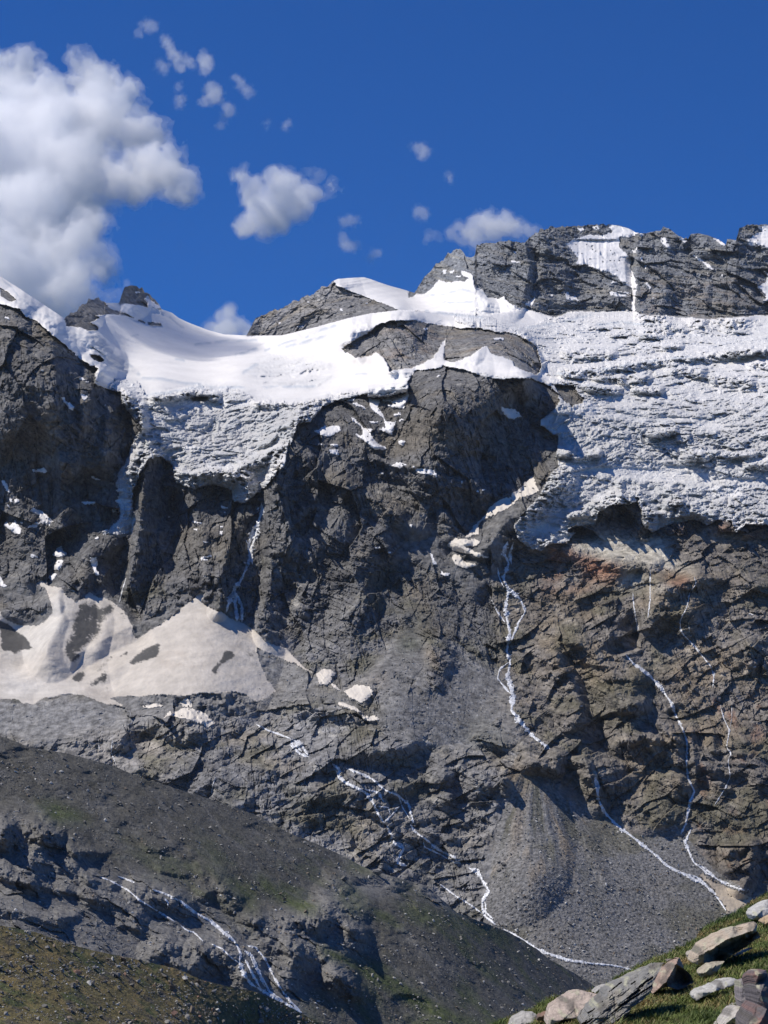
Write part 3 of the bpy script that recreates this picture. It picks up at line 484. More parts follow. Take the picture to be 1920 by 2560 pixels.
D += np.where(slabs, (slabN*.72+(strat-.5)*1.8)*gl + screeN*(1-gl), 0)
pa = np.arctan2(U-1340, np.maximum(V-1850, 20)); pr = np.hypot(U-1340, V-1850)
rill = fbm(pa*6+.5*fbm(U/90, V/90, U*0+8, 3), pr/260, pa*0+3, 4, .6); rk_ = sstep(60, 120, pr)*sstep(430, 260, pr+60*fbm(U/60, V/60, U*0, 2))
D += np.where(reg == 13, screeN*1.1 + rill*1.8*rk_, 0)
# ice: crevasses across the flow, seracs where it breaks up
lowR = np.where(U > 1200, sstep(1000, 1090, V-.10*(U-1400)), .75*sstep(940, 990, V-.0009*(U-520)**2+30)); Zi = Zm-.13*Xm*(U > 1200)
cv = on(isice, fbm, Xw/60, (Zi+q2*1.0)/20, Yb*0+3, 4, .55, True)*(1-.8*lowR); cv2 = on(isice, fbm, (Xm+q1)/16, (Zi-.22*Xm+q2*.3)/6.2, Yb*0+8, 4, .6, True)*(1-.5*lowR) + lowR*(on(isice, fbm, (Xm+.6*Zm+q1*.5)/11, (Zm-.5*Xm+q2*.4)/6.5, Yb*0+18, 4, .62, True)*1.3 + on(isice, fbm, Xw/34, Zw/22, Yb*0+28, 3, .5, True)*1.6)
f1, f2, idc = worley((Xm+q1*.6+Zm*.35)/17., (Zm+q2*.5-Xm*.22)/10.5)
f1b, f2b, idb = worley((Xm+q1*.4)/5.2+50, (Zm+q2*.3)/3.1)
serac = (idc-.5)*11*sstep(0, .18, f2-f1) + (idb-.5)*3.0*sstep(0, .2, f2b-f1b)
brk = sstep(-.15, .45, on(isice, fbm, Xm/120, Zm/60, Yb*0+31, 3)) 
iceN_ = cv*4.5 + cv2*2.2 + serac*(.35+.65*brk) + on(isice, fbm, Xm/3, Zm/3, Yb/9, 3, .7)*.7
smooth = np.maximum.reduce([blur(area('t3', s_, 1.5), 5) for s_ in ('180 1000 600 960 900 905 1150 880 1300 870 1150 915 900 940 640 980 330 1020','600 1190 700 1170 860 1220 800 1240 660 1225','320 1275 600 1225 640 1250 400 1296','0 650 200 640 300 680 100 700 0 700','300 700 640 620 900 660 1300 668 1659 650 1659 690 1200 690 900 690 640 680','1050 830 1200 840 1250 870 1000 860','780 1140 1000 1130 1659 1110 1659 1150 1000 1160')])
smooth = np.maximum(smooth, .8*sstep(.1, .4, on(isice, fbm, Xm/170, Zm/26, Yb*0+91, 3)))
amt = (1-.8*smooth)*np.maximum.reduce([blur(iceL, 6), blur(iceR, 6), .8*blur(iceS, 5), .7*blur(iceN, 3), .9*sstep(.97, .6, iceT)*isice*(V > 930)*(~beyond)])
snowN = on(isice, fbm, Xm/120, Zm/40, Yb/150, 3)*4 + on(isice, fbm, Xm/26, Zm/9, Yb/40, 3)*.7
D += np.where(isice, iceN_*amt + snowN*(1-amt), 0)
D += np.where(reg == 11, on((reg == 11), fbm, Xm/40, Zm/40, Yb/50, 4)*2.0 + on((reg == 11), fbm, (Xm+Zm*.3)/5, Zm/22, Yb/9, 4, .65)*.7, 0)
P0 = world(U, V, Y); fc = facing(np.stack([blur(P0[..., k], 6) for k in range(3)], -1))
SPATCH = []   # filled below; the ground under a snow patch is smoother
far.Y = Y - D/np.where(isice, np.maximum(fc, .3), np.maximum(fc, .68))
far.finish()
# --- colours of the ground itself
h = lambda k, s: fbm(Xm/s, Zm/s, Yb/s+k, 4, .55)
def mixc(c, col, m): return c + (np.array(col, f32)-c)*np.clip(m, 0, 1)[..., None]
C = np.zeros(U.shape+(3,), f32) + np.array((.170, .167, .165), f32)
C = mixc(C, (.195, .175, .145), sstep(-.05, .35, h(3, 60))); C = mixc(C, (.31, .295, .265), .9*sstep(.08, .5, h(13, 16))); C = mixc(C, (.088, .087, .09), .8*sstep(.1, .45, h(23, 30)))
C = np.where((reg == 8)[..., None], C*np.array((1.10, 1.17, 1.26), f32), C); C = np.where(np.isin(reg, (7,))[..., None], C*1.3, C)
C = np.where(((reg == 8) & (V+w1*4 > 690) & (U > 1600))[..., None], mixc(C, (.24, .20, .165), .6*sstep(-.1, .3, h(5, 22))), C)
C = np.where((reg == 9)[..., None], mixc(C*1.15, (.24, .19, .15), .6*sstep(0, .4, h(6, 30))), C)
big = fbm(Xm/170, Zm/120, Yb*0+71, 3); C *= (1+.55*big)[..., None]; C *= (1-.45*joint*gl)[..., None]
C = np.where((reg == 14)[..., None], C*np.array((1.08, 1.0, .90), f32), C)
C = mixc(C, (.20, .195, .187), screeM*(.8+.5*h(7, 30)))
C = np.where((reg == 12)[..., None], C*1.3, C)
C = mixc(C, (.38, .35, .31), paleM*(.55+.6*h(9, 20))); C = mixc(C, (.47, .435, .36), lightM*(.95+.4*h(2, 15)))
C = mixc(C, (.27, .145, .095), rustM*(1.0+.9*h(8, 20))); C = mixc(C, (.27, .215, .15), tanM*(.7+.5*h(4, 15))); C = mixc(C, (.075, .082, .042), grassM*(.8+.8*h(1, 25)))
veg = sstep(-.05, .35, h(11, 50))*sstep(1350, 1500, V)*np.isin(reg, (1, 14, 12))*.65*(1-screeM); C = mixc(C, (.105, .098, .058), veg)
C = np.where(np.isin(reg, (1, 10))[..., None] & (V < 1600)[..., None], C*.80, C)
C = np.where((reg == 13)[..., None], mixc(mixc(C, (.27, .22, .16), .9*sstep(.1, .35, rill)*rk_), (.10, .098, .072), .8*sstep(.05, .3, -rill)*np.maximum(rk_, .3)), C)
C = np.where((reg == 13)[..., None], mixc(C*.95, (.125, .118, .088), .8*sstep(.05, .35, h(15, 60))), C)
snowc = np.array((.84, .815, .775), f32); Ci = np.zeros_like(C) + snowc
Ci = mixc(Ci, (.62, .615, .60), amt*(.8+.35*h(16, 40))*sstep(1250, 900, V)); Ci = mixc(Ci, (.48, .478, .47), amt*(.85+.35*h(16, 40))*sstep(880, 1080, V)); Ci = mixc(Ci, (.46, .455, .45), amt*.75*sstep(.02, .4, h(17, 14))*sstep(-.3, .2, h(18, 60)))
Ci = mixc(Ci, (.42, .445, .465), .45*amt*sstep(.05, .4, fbm(Xm/24, Zm/14, Yb*0+119, 4, .6))*(V > 940)); Ci = mixc(Ci, (.82, .81, .79), .7*amt*sstep(.12, .4, fbm(Xm/60, Zm/14, Yb*0+19, 4)))
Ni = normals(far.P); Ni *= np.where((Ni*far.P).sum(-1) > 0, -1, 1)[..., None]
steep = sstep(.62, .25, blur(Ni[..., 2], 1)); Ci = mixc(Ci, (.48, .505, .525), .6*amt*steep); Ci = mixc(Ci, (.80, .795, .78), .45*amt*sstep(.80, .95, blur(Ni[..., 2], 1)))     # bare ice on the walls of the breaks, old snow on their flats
Ci = mixc(Ci, (.80, .73, .64), soft('t2', '560 620 780 570 860 690 1000 690 700 720 600 690', 3, 10)*.6)
crk = np.zeros(U.shape, f32)
for t_, s_, w_ in [('t1','1270 520 1400 500 1540 495 1659 492',4),('t1','930 735 1050 745 1190 770 1300 778',5),('t1','170 318 260 325 335 345',4),('t1','380 452 480 455 575 472',4),('t1','1110 620 1150 614 1190 622',4),('t1','1100 345 1150 390 1200 420 1180 445',3),('t1','840 465 890 460',3),('t1','1530 585 1600 570 1659 545',5),('t1','1580 700 1659 650',5),('t1','950 845 1080 835 1250 800 1400 795',5),('t1','1400 800 1560 800 1659 810',4),('t2','0 800 200 795 380 790',4),('t2','1100 205 1220 190 1330 165 1480 190',4),('t2','1200 245 1300 250 1400 245',3),('t2','200 535 330 500 450 470',5),('t2','60 560 160 520 260 490',4),('t2','330 470 420 430 520 400',4),('t2','640 715 720 710',3),('t2','1110 305 1300 325 1480 345',4),('t1','640 470 740 590 840 650 900 710',5),('t1','20 100 120 200 230 300',3),('t3','100 720 300 690 520 640',4),('t3','560 700 700 690 900 700',4),('t3','300 1015 640 985 900 935 1150 915',4)]:
    crk = np.maximum(crk, stroke(U+w1*.6, V+w2*.4, T(t_, s_), w_, w_*1.6))
Ci = mixc(Ci, (.50, .54, .58), .8*crk*sstep(-.35, .1, fbm(U/24, V/24, U*0+93, 3)))
edge = sstep(.0, .9, 1-iceT)*(~beyond); Ci = mixc(Ci, (.50, .48, .46), .5*edge*sstep(-.1, .3, h(20, 10))*amt)
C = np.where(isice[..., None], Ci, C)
Cd = np.zeros_like(C) + np.array((.66, .60, .52), f32); Cd = mixc(Cd, (.56, .49, .41), .6*sstep(0, .4, h(21, 35))); Cd = mixc(Cd, (.74, .70, .63), .8*soft('t4', '0 1060 200 1060 330 960 300 800 430 860 480 960 430 1050 200 1296 0 1296', 3, 8)); Cd = mixc(Cd, (.76, .72, .66), soft('t4', '1230 890 1300 830 1330 850 1290 900', 1)); Cd = mixc(Cd, (.74, .70, .64), .8*soft('t7', '0 300 200 340 500 420 700 460 0 480', 3, 8))
deb = np.maximum.reduce([soft('t4', '0 990 60 1030 140 1110 220 1205 160 1210 100 1240 0 1210', 1.5, 2), .85*soft('t4', '490 890 560 900 640 940 740 910 700 1000 600 1140 560 1200 500 1290 420 1290 400 1190 480 1050', 3, 5), soft('t7', '830 265 870 210 960 150 1050 120 1020 210 930 240', 1, 2), soft('t7', '1380 300 1440 190 1500 175 1530 210 1440 260 1400 330', 1.5, 2), soft('t7', '450 350 540 290 550 340 500 380', 1.5, 2), .8*soft('t7', '600 320 720 210 740 215 640 330', 1.5, 2), .8*soft('t7', '540 400 680 330 740 300 660 400 600 420', 2, 3), soft('t7', '770 210 830 180 830 190 780 218', .6, 1), .7*soft('t7', '650 420 740 395 700 425', 1, 2), .7*soft('t7', '1560 120 1659 130 1659 330 1600 300', 3, 8), .6*soft('t4', '720 930 800 950 830 1060 800 1020', 1, 3)])
streak = fbm((Xm+Zm*.25)/7, Zm/45, Yb/40+3, 4, .6); deb = deb*(.8+.6*h(22, 8)) + .22*sstep(.15, .5, streak) + .2*sstep(.25, .5, h(24, 9))
deb = sstep(.30, .62, deb+.30*fbm(U/6, V/4, U*0+61, 4, .65)+.18*fbm(U/16, V/16, U*0+63, 3)); Cd = mixc(Cd*.84, (.085, .082, .078), np.clip(deb*1.15, 0, 1))
C = np.where((reg == 11)[..., None], Cd, C)
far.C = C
NRM = normals(np.stack([blur(far.P[..., k], 2) for k in range(3)], -1)).astype(f32)
NRM *= np.where((NRM*far.P).sum(-1) > 0, -1, 1)[..., None]
# --- cut into objects
rq = reg[:-1, :-1].copy()
names = {1: ('mountain_cliff', M_ROCK, 'dark grey rock buttress and cliff between the two icefalls', 'cliff'), 2: ('snow_field', M_SNOW, 'smooth white glacier snow spread below the peaks', 'snowfield'),
 3: ('icefall', M_ICE, 'broken grey-white ice tongue ending in a blue ice cliff over the left rock face', 'glacier'), 4: ('icefall', M_ICE, 'wide crevassed icefall filling the right side under the summit wall', 'glacier'),
 5: ('rock_crag', M_ROCK, 'dark jagged crag at the left end of the snow dome', 'rock'), 6: ('rock_tower', M_ROCK, 'blunt grey rock tower behind the snow dome', 'peak'), 7: ('mountain_ridge', M_ROCK, 'grey pyramid ridge with a snow cap beyond the glacier rim', 'ridge'),
 8: ('summit_wall', M_ROCK, 'long jagged summit wall of grey brown rock on the skyline', 'mountain'), 9: ('rock_island', M_ROCK, 'brown rock island sticking out of the snow in mid glacier', 'rock'), 10: ('mountain_cliff', M_ROCK, 'dark shadowed cliff left of the hanging ice tongue', 'cliff'),
 11: ('avalanche_cone', M_DIRTY, 'dirty cream avalanche snow cones at the foot of the left cliff', 'snow cone'), 12: ('rock_slabs', M_ROCK, 'ice-polished grey rock step below the snow cones', 'rock slabs'), 13: ('scree_cone', M_SCREE, 'big grey scree fan with eroded rills above the valley floor', 'scree'), 14: ('mountain_cliff', M_ROCK, 'brown and rusty rock wall with thin streams below the right icefall', 'cliff')}
skirt = back_skirt(far.P, [(60, -25), (200, -120), (500, -420), (900, -900)])
for k, (nm, m_, lab, cat) in names.items():
    q = far.faces(rq == k)
    if not len(q): continue
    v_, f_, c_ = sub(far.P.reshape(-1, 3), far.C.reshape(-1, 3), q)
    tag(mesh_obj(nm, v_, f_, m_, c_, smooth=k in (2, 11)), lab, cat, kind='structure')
ns = len(skirt); g = np.concatenate([skirt, far.P[:1]], 0); ii = np.arange(g.shape[0]*g.shape[1]).reshape(g.shape[:2])
q = np.stack([ii[:-1, :-1], ii[1:, :-1], ii[1:, 1:], ii[:-1, 1:]], -1).reshape(-1, 4)
tag(mesh_obj('mountain_back', g.reshape(-1, 3), q, M_ROCK, np.tile(np.array([.13, .125, .12]), (g.shape[0]*g.shape[1], 1)), smooth=True), 'far slope falling away behind the skyline ridge', 'mountain', kind='structure')
# ================================================================== snow patches lying on the rock, and the white streams
def patch(sheet, polyt, poly, thick, name, label, cat='snow patch', group=None, material=None, col=(.82, .80, .77), step=1.5, k=.5, kind=None):
    pts = T(polyt, poly); lo = pts.min(0)-8; hi = pts.max(0)+8
    u = np.arange(lo[0], hi[0], step); v = np.arange(lo[1], hi[1], step)
    UU, VV = np.meshgrid(u, v)
    a = fbm(UU/26, VV/26, UU*0+3, 4, .6)*9*k; b = fbm(UU/26, VV/26, UU*0+13, 4, .6)*9*k
    a = a+fbm(UU/6, VV/6, UU*0+23, 3, .6)*4; b = b+fbm(UU/6, VV/6, UU*0+33, 3, .6)*4
    m = inpoly(UU+a, VV+b, pts)
    m &= fbm(UU/9, VV/5, UU*0+5, 3) < .42
    if m.sum() < 24 or not (m[:-1, :-1] & m[1:, 1:] & m[1:, :-1] & m[:-1, 1:]).any(): m = inpoly(UU, VV, pts)
    mm = m[:-1, :-1] & m[1:, :-1] & m[1:, 1:] & m[:-1, 1:]
    if not mm.any(): return None
    lb = np.where(mm, np.arange(1, mm.size+1).reshape(mm.shape), 0)          # keep the one largest piece
    for _ in range(600):
        q_ = np.pad(lb, 1); n_ = np.where(mm, np.maximum.reduce([q_[1:-1, 1:-1], q_[:-2, 1:-1], q_[2:, 1:-1], q_[1:-1, :-2], q_[1:-1, 2:]]), 0)
        if (n_ == lb).all(): break
        lb = n_
    ids, ct = np.unique(lb[lb > 0], return_counts=True); mm &= lb == ids[ct.argmax()]
    th = .5*thick + 0*UU
    P = sheet.sample(sheet.P, UU, VV); N = sheet.sample(sheet.N, UU, VV)
    los = -P/np.linalg.norm(P, axis=-1)[..., None]
    P = P + N*th[..., None] + los*(.6*thick)
    ii = np.arange(UU.size).reshape(UU.shape)
    q = np.stack([ii[:-1, :-1], ii[1:, :-1], ii[1:, 1:], ii[:-1, 1:]], -1)[mm]
    vv, ff, _ = sub(P.reshape(-1, 3), None, q)
    # skirt: the edge goes down into the ground so the patch has thickness
    e = np.sort(np.concatenate([ff[:, [0, 1]], ff[:, [1, 2]], ff[:, [2, 3]], ff[:, [3, 0]]]), 1)
    eu, cnt = np.unique(e, axis=0, return_counts=True); be = eu[cnt == 1]
    n0 = len(vv); nb = np.unique(be); k_ = len(nb); mt = np.full(n0, -1); mt[nb] = n0+np.arange(k_); mp = np.full(n0, -1); mp[nb] = n0+k_+np.arange(k_)
    used = np.unique(q.ravel()); Nn = N.reshape(-1, 3)[used][nb]          # the rim has its own points, so the top stays crisp to its edge
    vv = np.concatenate([vv, vv[nb], vv[nb]-Nn*1.2*thick]); sk = np.c_[mt[be[:, 0]], mt[be[:, 1]], mp[be[:, 1]], mp[be[:, 0]]]
    ff = np.concatenate([ff, sk])
    c = np.array(col, f32)*(1+.07*fbm(vv[:, 0]/8, vv[:, 2]/8, vv[:, 1]/8, 3))[:, None]
    o = mesh_obj(name, vv, ff, material or M_SNOW, c, smooth=True)
    return tag(o, label, cat, group, kind)
far.N = NRM
CREAM = (.70, .64, .55); TANC = (.44, .375, .29)
for vt, pl, lab in SP:
    c_ = CREAM if ('cream' in lab or vt == 't8') else TANC if 'tan dirty' in lab else (.82, .80, .775)
    patch(far, vt, pl, .9 if vt in ('t4', 't5', 't7', 't8', 't9') else 1.2, 'snow_patch', lab, group='snow patches on the mountain', col=c_, k=.8, material=M_DIRTY if c_ is not CREAM and c_ is TANC else None)

def stream(sheet, lines, name, label, width=3.0, strands=4, spread=1.6, off=.35, cat='stream', gap=.08, seed=0):
    """white water: several wandering strands per course, each a low rounded ribbon lying on the ground"""
    VV = []; FF = []; base = 0; rs = np.random.RandomState(seed+11)
    for li, (vt, s_, wk) in enumerate(lines):
        p = T(vt, s_); L = np.r_[0, np.cumsum(np.hypot(*np.diff(p, axis=0).T))]
        t = np.arange(0, L[-1], 1.5); pu = np.interp(t, L, p[:, 0]); pv = np.interp(t, L, p[:, 1])
        # soften corners
        ker = np.ones(7)/7; 
        if len(t) > 12: pu = np.convolve(np.pad(pu, 3, 'edge'), ker, 'valid'); pv = np.convolve(np.pad(pv, 3, 'edge'), ker, 'valid')
        du = np.gradient(pu); dv = np.gradient(pv); n = np.hypot(du, dv)+1e-6; nu, nv = -dv/n, du/n
        for k in range(2*strands+1):
            ph = rs.uniform(0, 100); env = np.clip(np.minimum(t, t[-1]-t)/14, .15, 1); main = k < 2
            sect = .35+1.3*sstep(-.15, .35, fbm(t/34, t*0+seed, t*0+li*3.1, 3))          # the bed narrows and spreads
            o_ = (fbm(t/13, t*0+ph, t*0+k, 4, .72)*(1.0 if main else 2.1) + (0 if main else rs.uniform(-1, 1)*.6))*width*spread*wk*env*sect*.8
            jit = fbm(t/3.2, t*0+ph, t*0+9, 3, .8); jit2 = fbm(t/9, t*0+ph, t*0+29, 3, .7)
            w = width*wk*(1.45 if main else .62)*np.clip(.45+1.9*np.abs(jit)+1.0*jit2, .12, 2.1)*np.clip(env*1.4, .35, 1)*(.6+.4*sect)
            on = fbm(t/7, t*0+ph+40, t*0+2, 3, .6) > (-.30 if main else (.06 - gap))
            cu = pu+nu*o_+fbm(t/3, t*0+ph, t*0+5, 3)*width*.35; cv = pv+nv*o_+fbm(t/3, t*0+ph, t*0+15, 2)*width*.2
            rows = []
            for sgn, lift in ((-1, .0), (-.45, .8), (.45, .8), (1, .0)):
                uu = cu+nu*w*.5*sgn; v2 = cv+nv*w*.5*sgn
                P = sheet.sample(sheet.P, uu, v2); N = sheet.sample(sheet.N, uu, v2)
                los = -P/np.linalg.norm(P, axis=-1)[:, None]
                rows.append(P+N*(off*lift)+los*off*1.3)
            G = np.stack(rows, 1); m = len(t)
            ii = base+np.arange(m*4).reshape(m, 4)
            q = np.stack([ii[:-1, :-1], ii[1:, :-1], ii[1:, 1:], ii[:-1, 1:]], -1)
            FF.append(q[on[:-1] & on[1:]].reshape(-1, 4)); VV.append(G.reshape(-1, 3)); base += m*4
    V_ = np.concatenate(VV); Q_ = np.concatenate(FF); V_, Q_, _ = sub(V_, None, Q_)
    c = np.array((.86, .87, .88), f32)*np.clip(.80+1.1*fbm(V_[:, 0]/2.2, V_[:, 2]/2.2, V_[:, 1]/2.2, 4, .7), .28, 1.05)[:, None]
    return tag(mesh_obj(name, V_, Q_, M_WATER, c, smooth=True), label, cat, kind='structure')
stream(far, [('q4','535 435 515 490 540 530 515 600 540 650 525 720 530 770 545 830 530 910 545 960 535 1020 560 1106',1),('q6','535 0 560 70 550 130 600 190 640 240 720 300',1.15),('q4','540 640 590 690 612 740 580 790 560 840 545 880',.8),('q4','560 440 545 490 550 540',.7),('q4','490 550 500 600 520 640',.4),('q4','465 690 490 745 525 790',.4),('q4','540 960 500 990 490 1030 530 1080 550 1100',.5)], 'mountain_stream', 'long braided white torrent falling from the right icefall down the middle', 5.4, 5, 1.3, seed=1)
stream(far, [('q3','1130 270 1130 320 1090 400 1075 450 1080 510 1050 590 1010 650 985 700',1),('q3','1125 320 1105 410 1085 470 1090 540',1.1),('q3','1010 650 990 700 975 750',1.2),('q3','1015 650 1015 700 1025 785',1.6),('q3','1020 660 1045 720 1045 790',1.3),('q3','1060 430 1080 460 1090 500',.6)], 'waterfall', 'tall white waterfall down the dark cliff beside the big snow cone', 5.2, 5, 1.5, seed=2, cat='waterfall')
stream(far, [('q3','545 595 528 650 515 710',1),('q3','535 620 520 680 512 710',.7)], 'waterfall', 'thin faint waterfall thread above the middle snow cone', 1.6, 2, 1.5, seed=3, cat='waterfall')
stream(far, [('t8','0 650 80 690 150 715 230 745',.7),('t8','225 745 240 790 280 840 345 862',1.1),('t8','230 745 290 780 325 830 345 860',1.1),('t8','245 770 300 830',1),('t8','490 905 540 940 530 980 580 1030 650 1060 720 1100 760 1160 790 1230 830 1290',1.2),('t11','845 0 880 80 900 130 960 160 930 210 915 250 980 275',1.1),('t11','900 120 940 130 965 165',.8),('t8','700 1070 790 1090 830 1160',.8),('t8','830 1290 880 1240 930 1180',.7),('t8','780 1180 860 1190 870 1240',.5)], 'mountain_stream', 'white cascade zigzagging over the lower rock slabs, left branch', 5.2, 4, 1.1, seed=4)
stream(far, [('t8','580 935 660 960 760 1010 840 1080 920 1110 990 1170 1010 1250 1020 1296',1),('t11','1000 0 1030 50 1100 100 1190 170 1290 220 1330 265',1),('t11','1085 100 1090 150 1180 190 1260 235 1320 262',.6),('t11','1380 285 1440 310 1480 390 1510 430 1470 490 1465 540 1480 590 1560 660',1.2),('t11','1470 490 1490 520 1485 570 1540 620',.8),('t8','920 1110 950 1190 1000 1270',.5)], 'mountain_stream', 'white cascade over the lower rock slabs, right branch reaching the scree foot', 4.6, 4, 1.1, seed=5)
stream(far, [('t11','1190 390 1300 470 1400 530 1470 585',1),], 'mountain_stream', 'short white side stream joining the right cascade at the scree foot', 4.0, 4, .8, seed=6)
stream(far, [('t12','-60 680 0 710 80 755 160 812 240 842 300 856 380 885 500 900',1.1),('t12','220 830 300 868 400 892 500 902 650 915 740 935 790 955 840 980',.8)], 'valley_stream', 'bright stream along the valley floor at the foot of the grey scree', 4.6, 4, .8, seed=7)
stream(far, [('t9','735 250 790 310 880 370 960 460 1030 560 1060 640 1110 740 1135 820 1130 950 1140 1050 1185 1140 1150 1200 1140 1290',1),('t9','820 330 900 400 980 480 1030 560',.8),('q6','1340 480 1315 560 1305 620 1280 670',.9),('q6','1330 640 1300 700 1340 790 1420 850 1500 890 1560 910',.8),('q6','1340 790 1380 810 1440 860',.7)], 'mountain_stream', 'white stream curving down the brown right wall to the scree', 4.4, 4, 1.2, seed=8)
stream(far, [('q4','1340 590 1350 620 1320 660 1310 720 1280 780 1280 830',.7),('t9','1090 60 1100 110 1160 170 1220 240 1290 330 1310 390 1300 470',1),('t9','1145 40 1150 110',.5)], 'mountain_stream', 'thin white stream high on the right wall ending at a ledge', 2.6, 3, 1.2, seed=9)
stream(far, [('q4','1150 560 1150 620 1150 680 1140 770',1)], 'waterfall', 'thin water thread below the small pale scree cone', 2.0, 2, 1.2, seed=10, cat='waterfall')
stream(far, [('q4','1075 660 1080 720 1090 780 1102 838',1)], 'waterfall', 'thin water thread dropping left of the pale scree cone thread', 2.2, 3, 1.2, seed=12, cat='waterfall')
stream(far, [('t9','1350 575 1370 660 1410 740 1390 850 1420 890 1400 940 1415 1040 1380 1120 1310 1230',1),('t9','1425 560 1425 660 1410 740',.5)], 'mountain_stream', 'thin winding stream furthest right on the brown wall', 2.0, 3, 1.3, seed=13)
stream(far, [('t9','540 1040 560 1100 555 1180 600 1270 630 1296',1),('q6','910 420 925 510 950 570 1010 630 1090 690 1180 760 1220 800 1300 840 1380 880 1430 920 1480 1000',1.25),('q6','1200 790 1270 830 1350 850 1400 890',.9)], 'mountain_stream', 'straight white stream crossing the upper edge of the grey scree fan', 4.0, 5, 1.0, seed=14)
stream(far, [('t7','730 740 720 830 760 930',1),('t7','840 560 860 640 820 660',.6),('t7','640 740 640 800 660 830',.5),('t7','1400 985 1375 1060 1370 1110',.8)], 'mountain_stream', 'faint meltwater trickles on the pale polished slabs', 1.5, 2, 1.5, seed=15)
# ================================================================== the nearer slopes: stony moraine, meadow, and the bank beside the camera
def crestline(s, wig=2.0, k=30.):
    p = np.array(s, float)
    return lambda u: np.interp(u, p[:, 0], p[:, 1]) + fbm(u/k, u*0+9.1, u*0, 4, .6)*wig
def land(sheet, name, material, label, cat='slope', back=((30, -12), (90, -50)), kind='structure'):
    v_ = np.concatenate([back_skirt(sheet.P, back), sheet.P], 0); c_ = np.concatenate([np.repeat(sheet.C[:1], len(back), 0), sheet.C], 0)
    ii = np.arange(v_.shape[0]*v_.shape[1]).reshape(v_.shape[:2])
    q = np.stack([ii[:-1, :-1], ii[1:, :-1], ii[1:, 1:], ii[:-1, 1:]], -1).reshape(-1, 4)
    return tag(mesh_obj(name, v_.reshape(-1, 3), q, material, c_.reshape(-1, 3)), label, cat, kind=kind)
def setN(s):
    N = normals(np.stack([blur(s.P[..., k], 2) for k in range(3)], -1)).astype(f32)
    s.N = N*np.where((N*s.P).sum(-1) > 0, -1, 1)[..., None]
# ---- moraine slope across the left half
MCR = [(-300,1780),(0,1839),(69,1866),(174,1885),(289,1917),(347,1943),(405,1960),(498,1989),(550,2007),(637,2036),(723,2082),(810,2117),(918,2172),(1000,2196),(1064,2214),(1141,2280),(1211,2307),(1280,2334),(1342,2372),(1373,2398),(1434,2432),(1477,2458),(1560,2520),(1700,2620)]
mo = Sheet(-200, 1640, 2.0, crestline(MCR, 4.0, 24.), 2740, 2.0)
U, V = mo.U, mo.V
CM = np.array([(-200,1800,880),(0,1839,900),(289,1917,930),(550,2007,960),(810,2117,990),(918,2172,1000),(1064,2214,1020),(1280,2334,1080),(1480,2460,1150),(1640,2560,1190),(0,2320,735),(-200,2320,720),(300,2420,755),(740,2520,800),(1000,2600,835),(1300,2640,880),(0,2740,600),(600,2740,700),(1600,2740,960),(0,2100,805),(400,2200,835),(800,2350,870),(1100,2450,910)], float)
Yb2 = tps(CM[:, :2], CM[:, 2])(U, V)
x_, a_, b_ = ray(U, V); Xm = Yb2*x_/a_; Zm = Yb2*b_/a_
D = np.zeros(U.shape, f32)
LED = [ # line along the top of a dark face, ramp behind, face height
 ('t11','530 345 600 338 660 350',50,20),('t11','770 330 850 335 905 370',50,30),('t11','470 505 560 510 650 560',60,38),('t11','400 600 480 595 560 640 620 700',50,60),('t11','250 625 330 620 400 640',50,40),('t11','620 680 690 720',30,24),('t11','0 640 120 650 200 690 240 760',60,44),('t11','100 760 200 790 235 870 235 960',70,40),('t11','320 850 420 840 500 920 520 990',60,50),('t11','520 990 580 1000 620 1060',40,40),('t11','630 1110 690 1120',40,22),('t11','480 390 570 420',40,18),('t11','1100 395 1200 430 1300 500 1400 560 1470 600',40,26),
 ('t10','60 0 230 10 280 70',60,60),('t10','280 60 380 70 450 130 470 190',60,44),('t10','-40 -20 0 0 30 40',40,60),('t10','470 180 560 180 600 200',30,16),('t10','570 175 680 190',20,12),('t10','220 240 330 260 450 310 560 350',40,26),('t10','560 345 640 370 720 390',30,20),('t10','600 480 700 500 800 550 880 585',50,30),('t10','880 430 960 470 1060 480 1180 530',40,34),('t10','950 400 1060 410 1140 470',30,16),('t10','1330 440 1400 430 1490 510',40,30),('t10','1480 430 1540 490',30,26),('t10','1320 330 1400 340 1420 380',40,24),('t10','1540 590 1659 620',40,20),('t10','1040 300 1130 320 1200 330',30,10),('t10','960 160 1030 170',30,12),
 ('t10','1060 790 1180 800 1290 800',50,26),('t10','880 680 980 710 1060 750',40,16),('t10','780 650 900 670',30,12),('t10','1000 850 1060 840 1200 930',50,40),('t10','1330 850 1440 830 1540 900 1600 980',60,60),('t10','0 90 120 150 200 250',50,40),('t10','-60 200 100 330 180 380',50,36),('t10','0 560 150 570 260 610 360 640',40,20),('t10','420 420 560 460 640 500',40,14),('t10','400 600 480 600',30,16),('t10','0 330 100 370 260 400 420 440',40,14)]
for t_, l_, wa_, h_ in LED: D += .25*h_*stroke(U, V, T(t_, l_), wa_, h_)
D *= 1 + .35*fbm(U/22, V/22, U*0+3, 3)
def sft(t, s, k=2.0, r=8): return blur(inpoly(U+w1_*k, V+w2_*k, T(t, s)), r)
w1_ = fbm(U/60, V/60, U*0+2, 3)*9; w2_ = fbm(U/60, V/60, U*0+12, 3)*9
rk = sft('t10', '-200 -200 0 0 230 -20 420 80 480 200 640 330 900 330 1200 440 1659 700 1659 820', 1) if False else sft('t10', '-300 -80 0 -40 300 20 500 200 640 200 560 330 900 320 1200 440 1659 680 2000 900 2000 1300 1600 1300 -300 900', 2, 14)
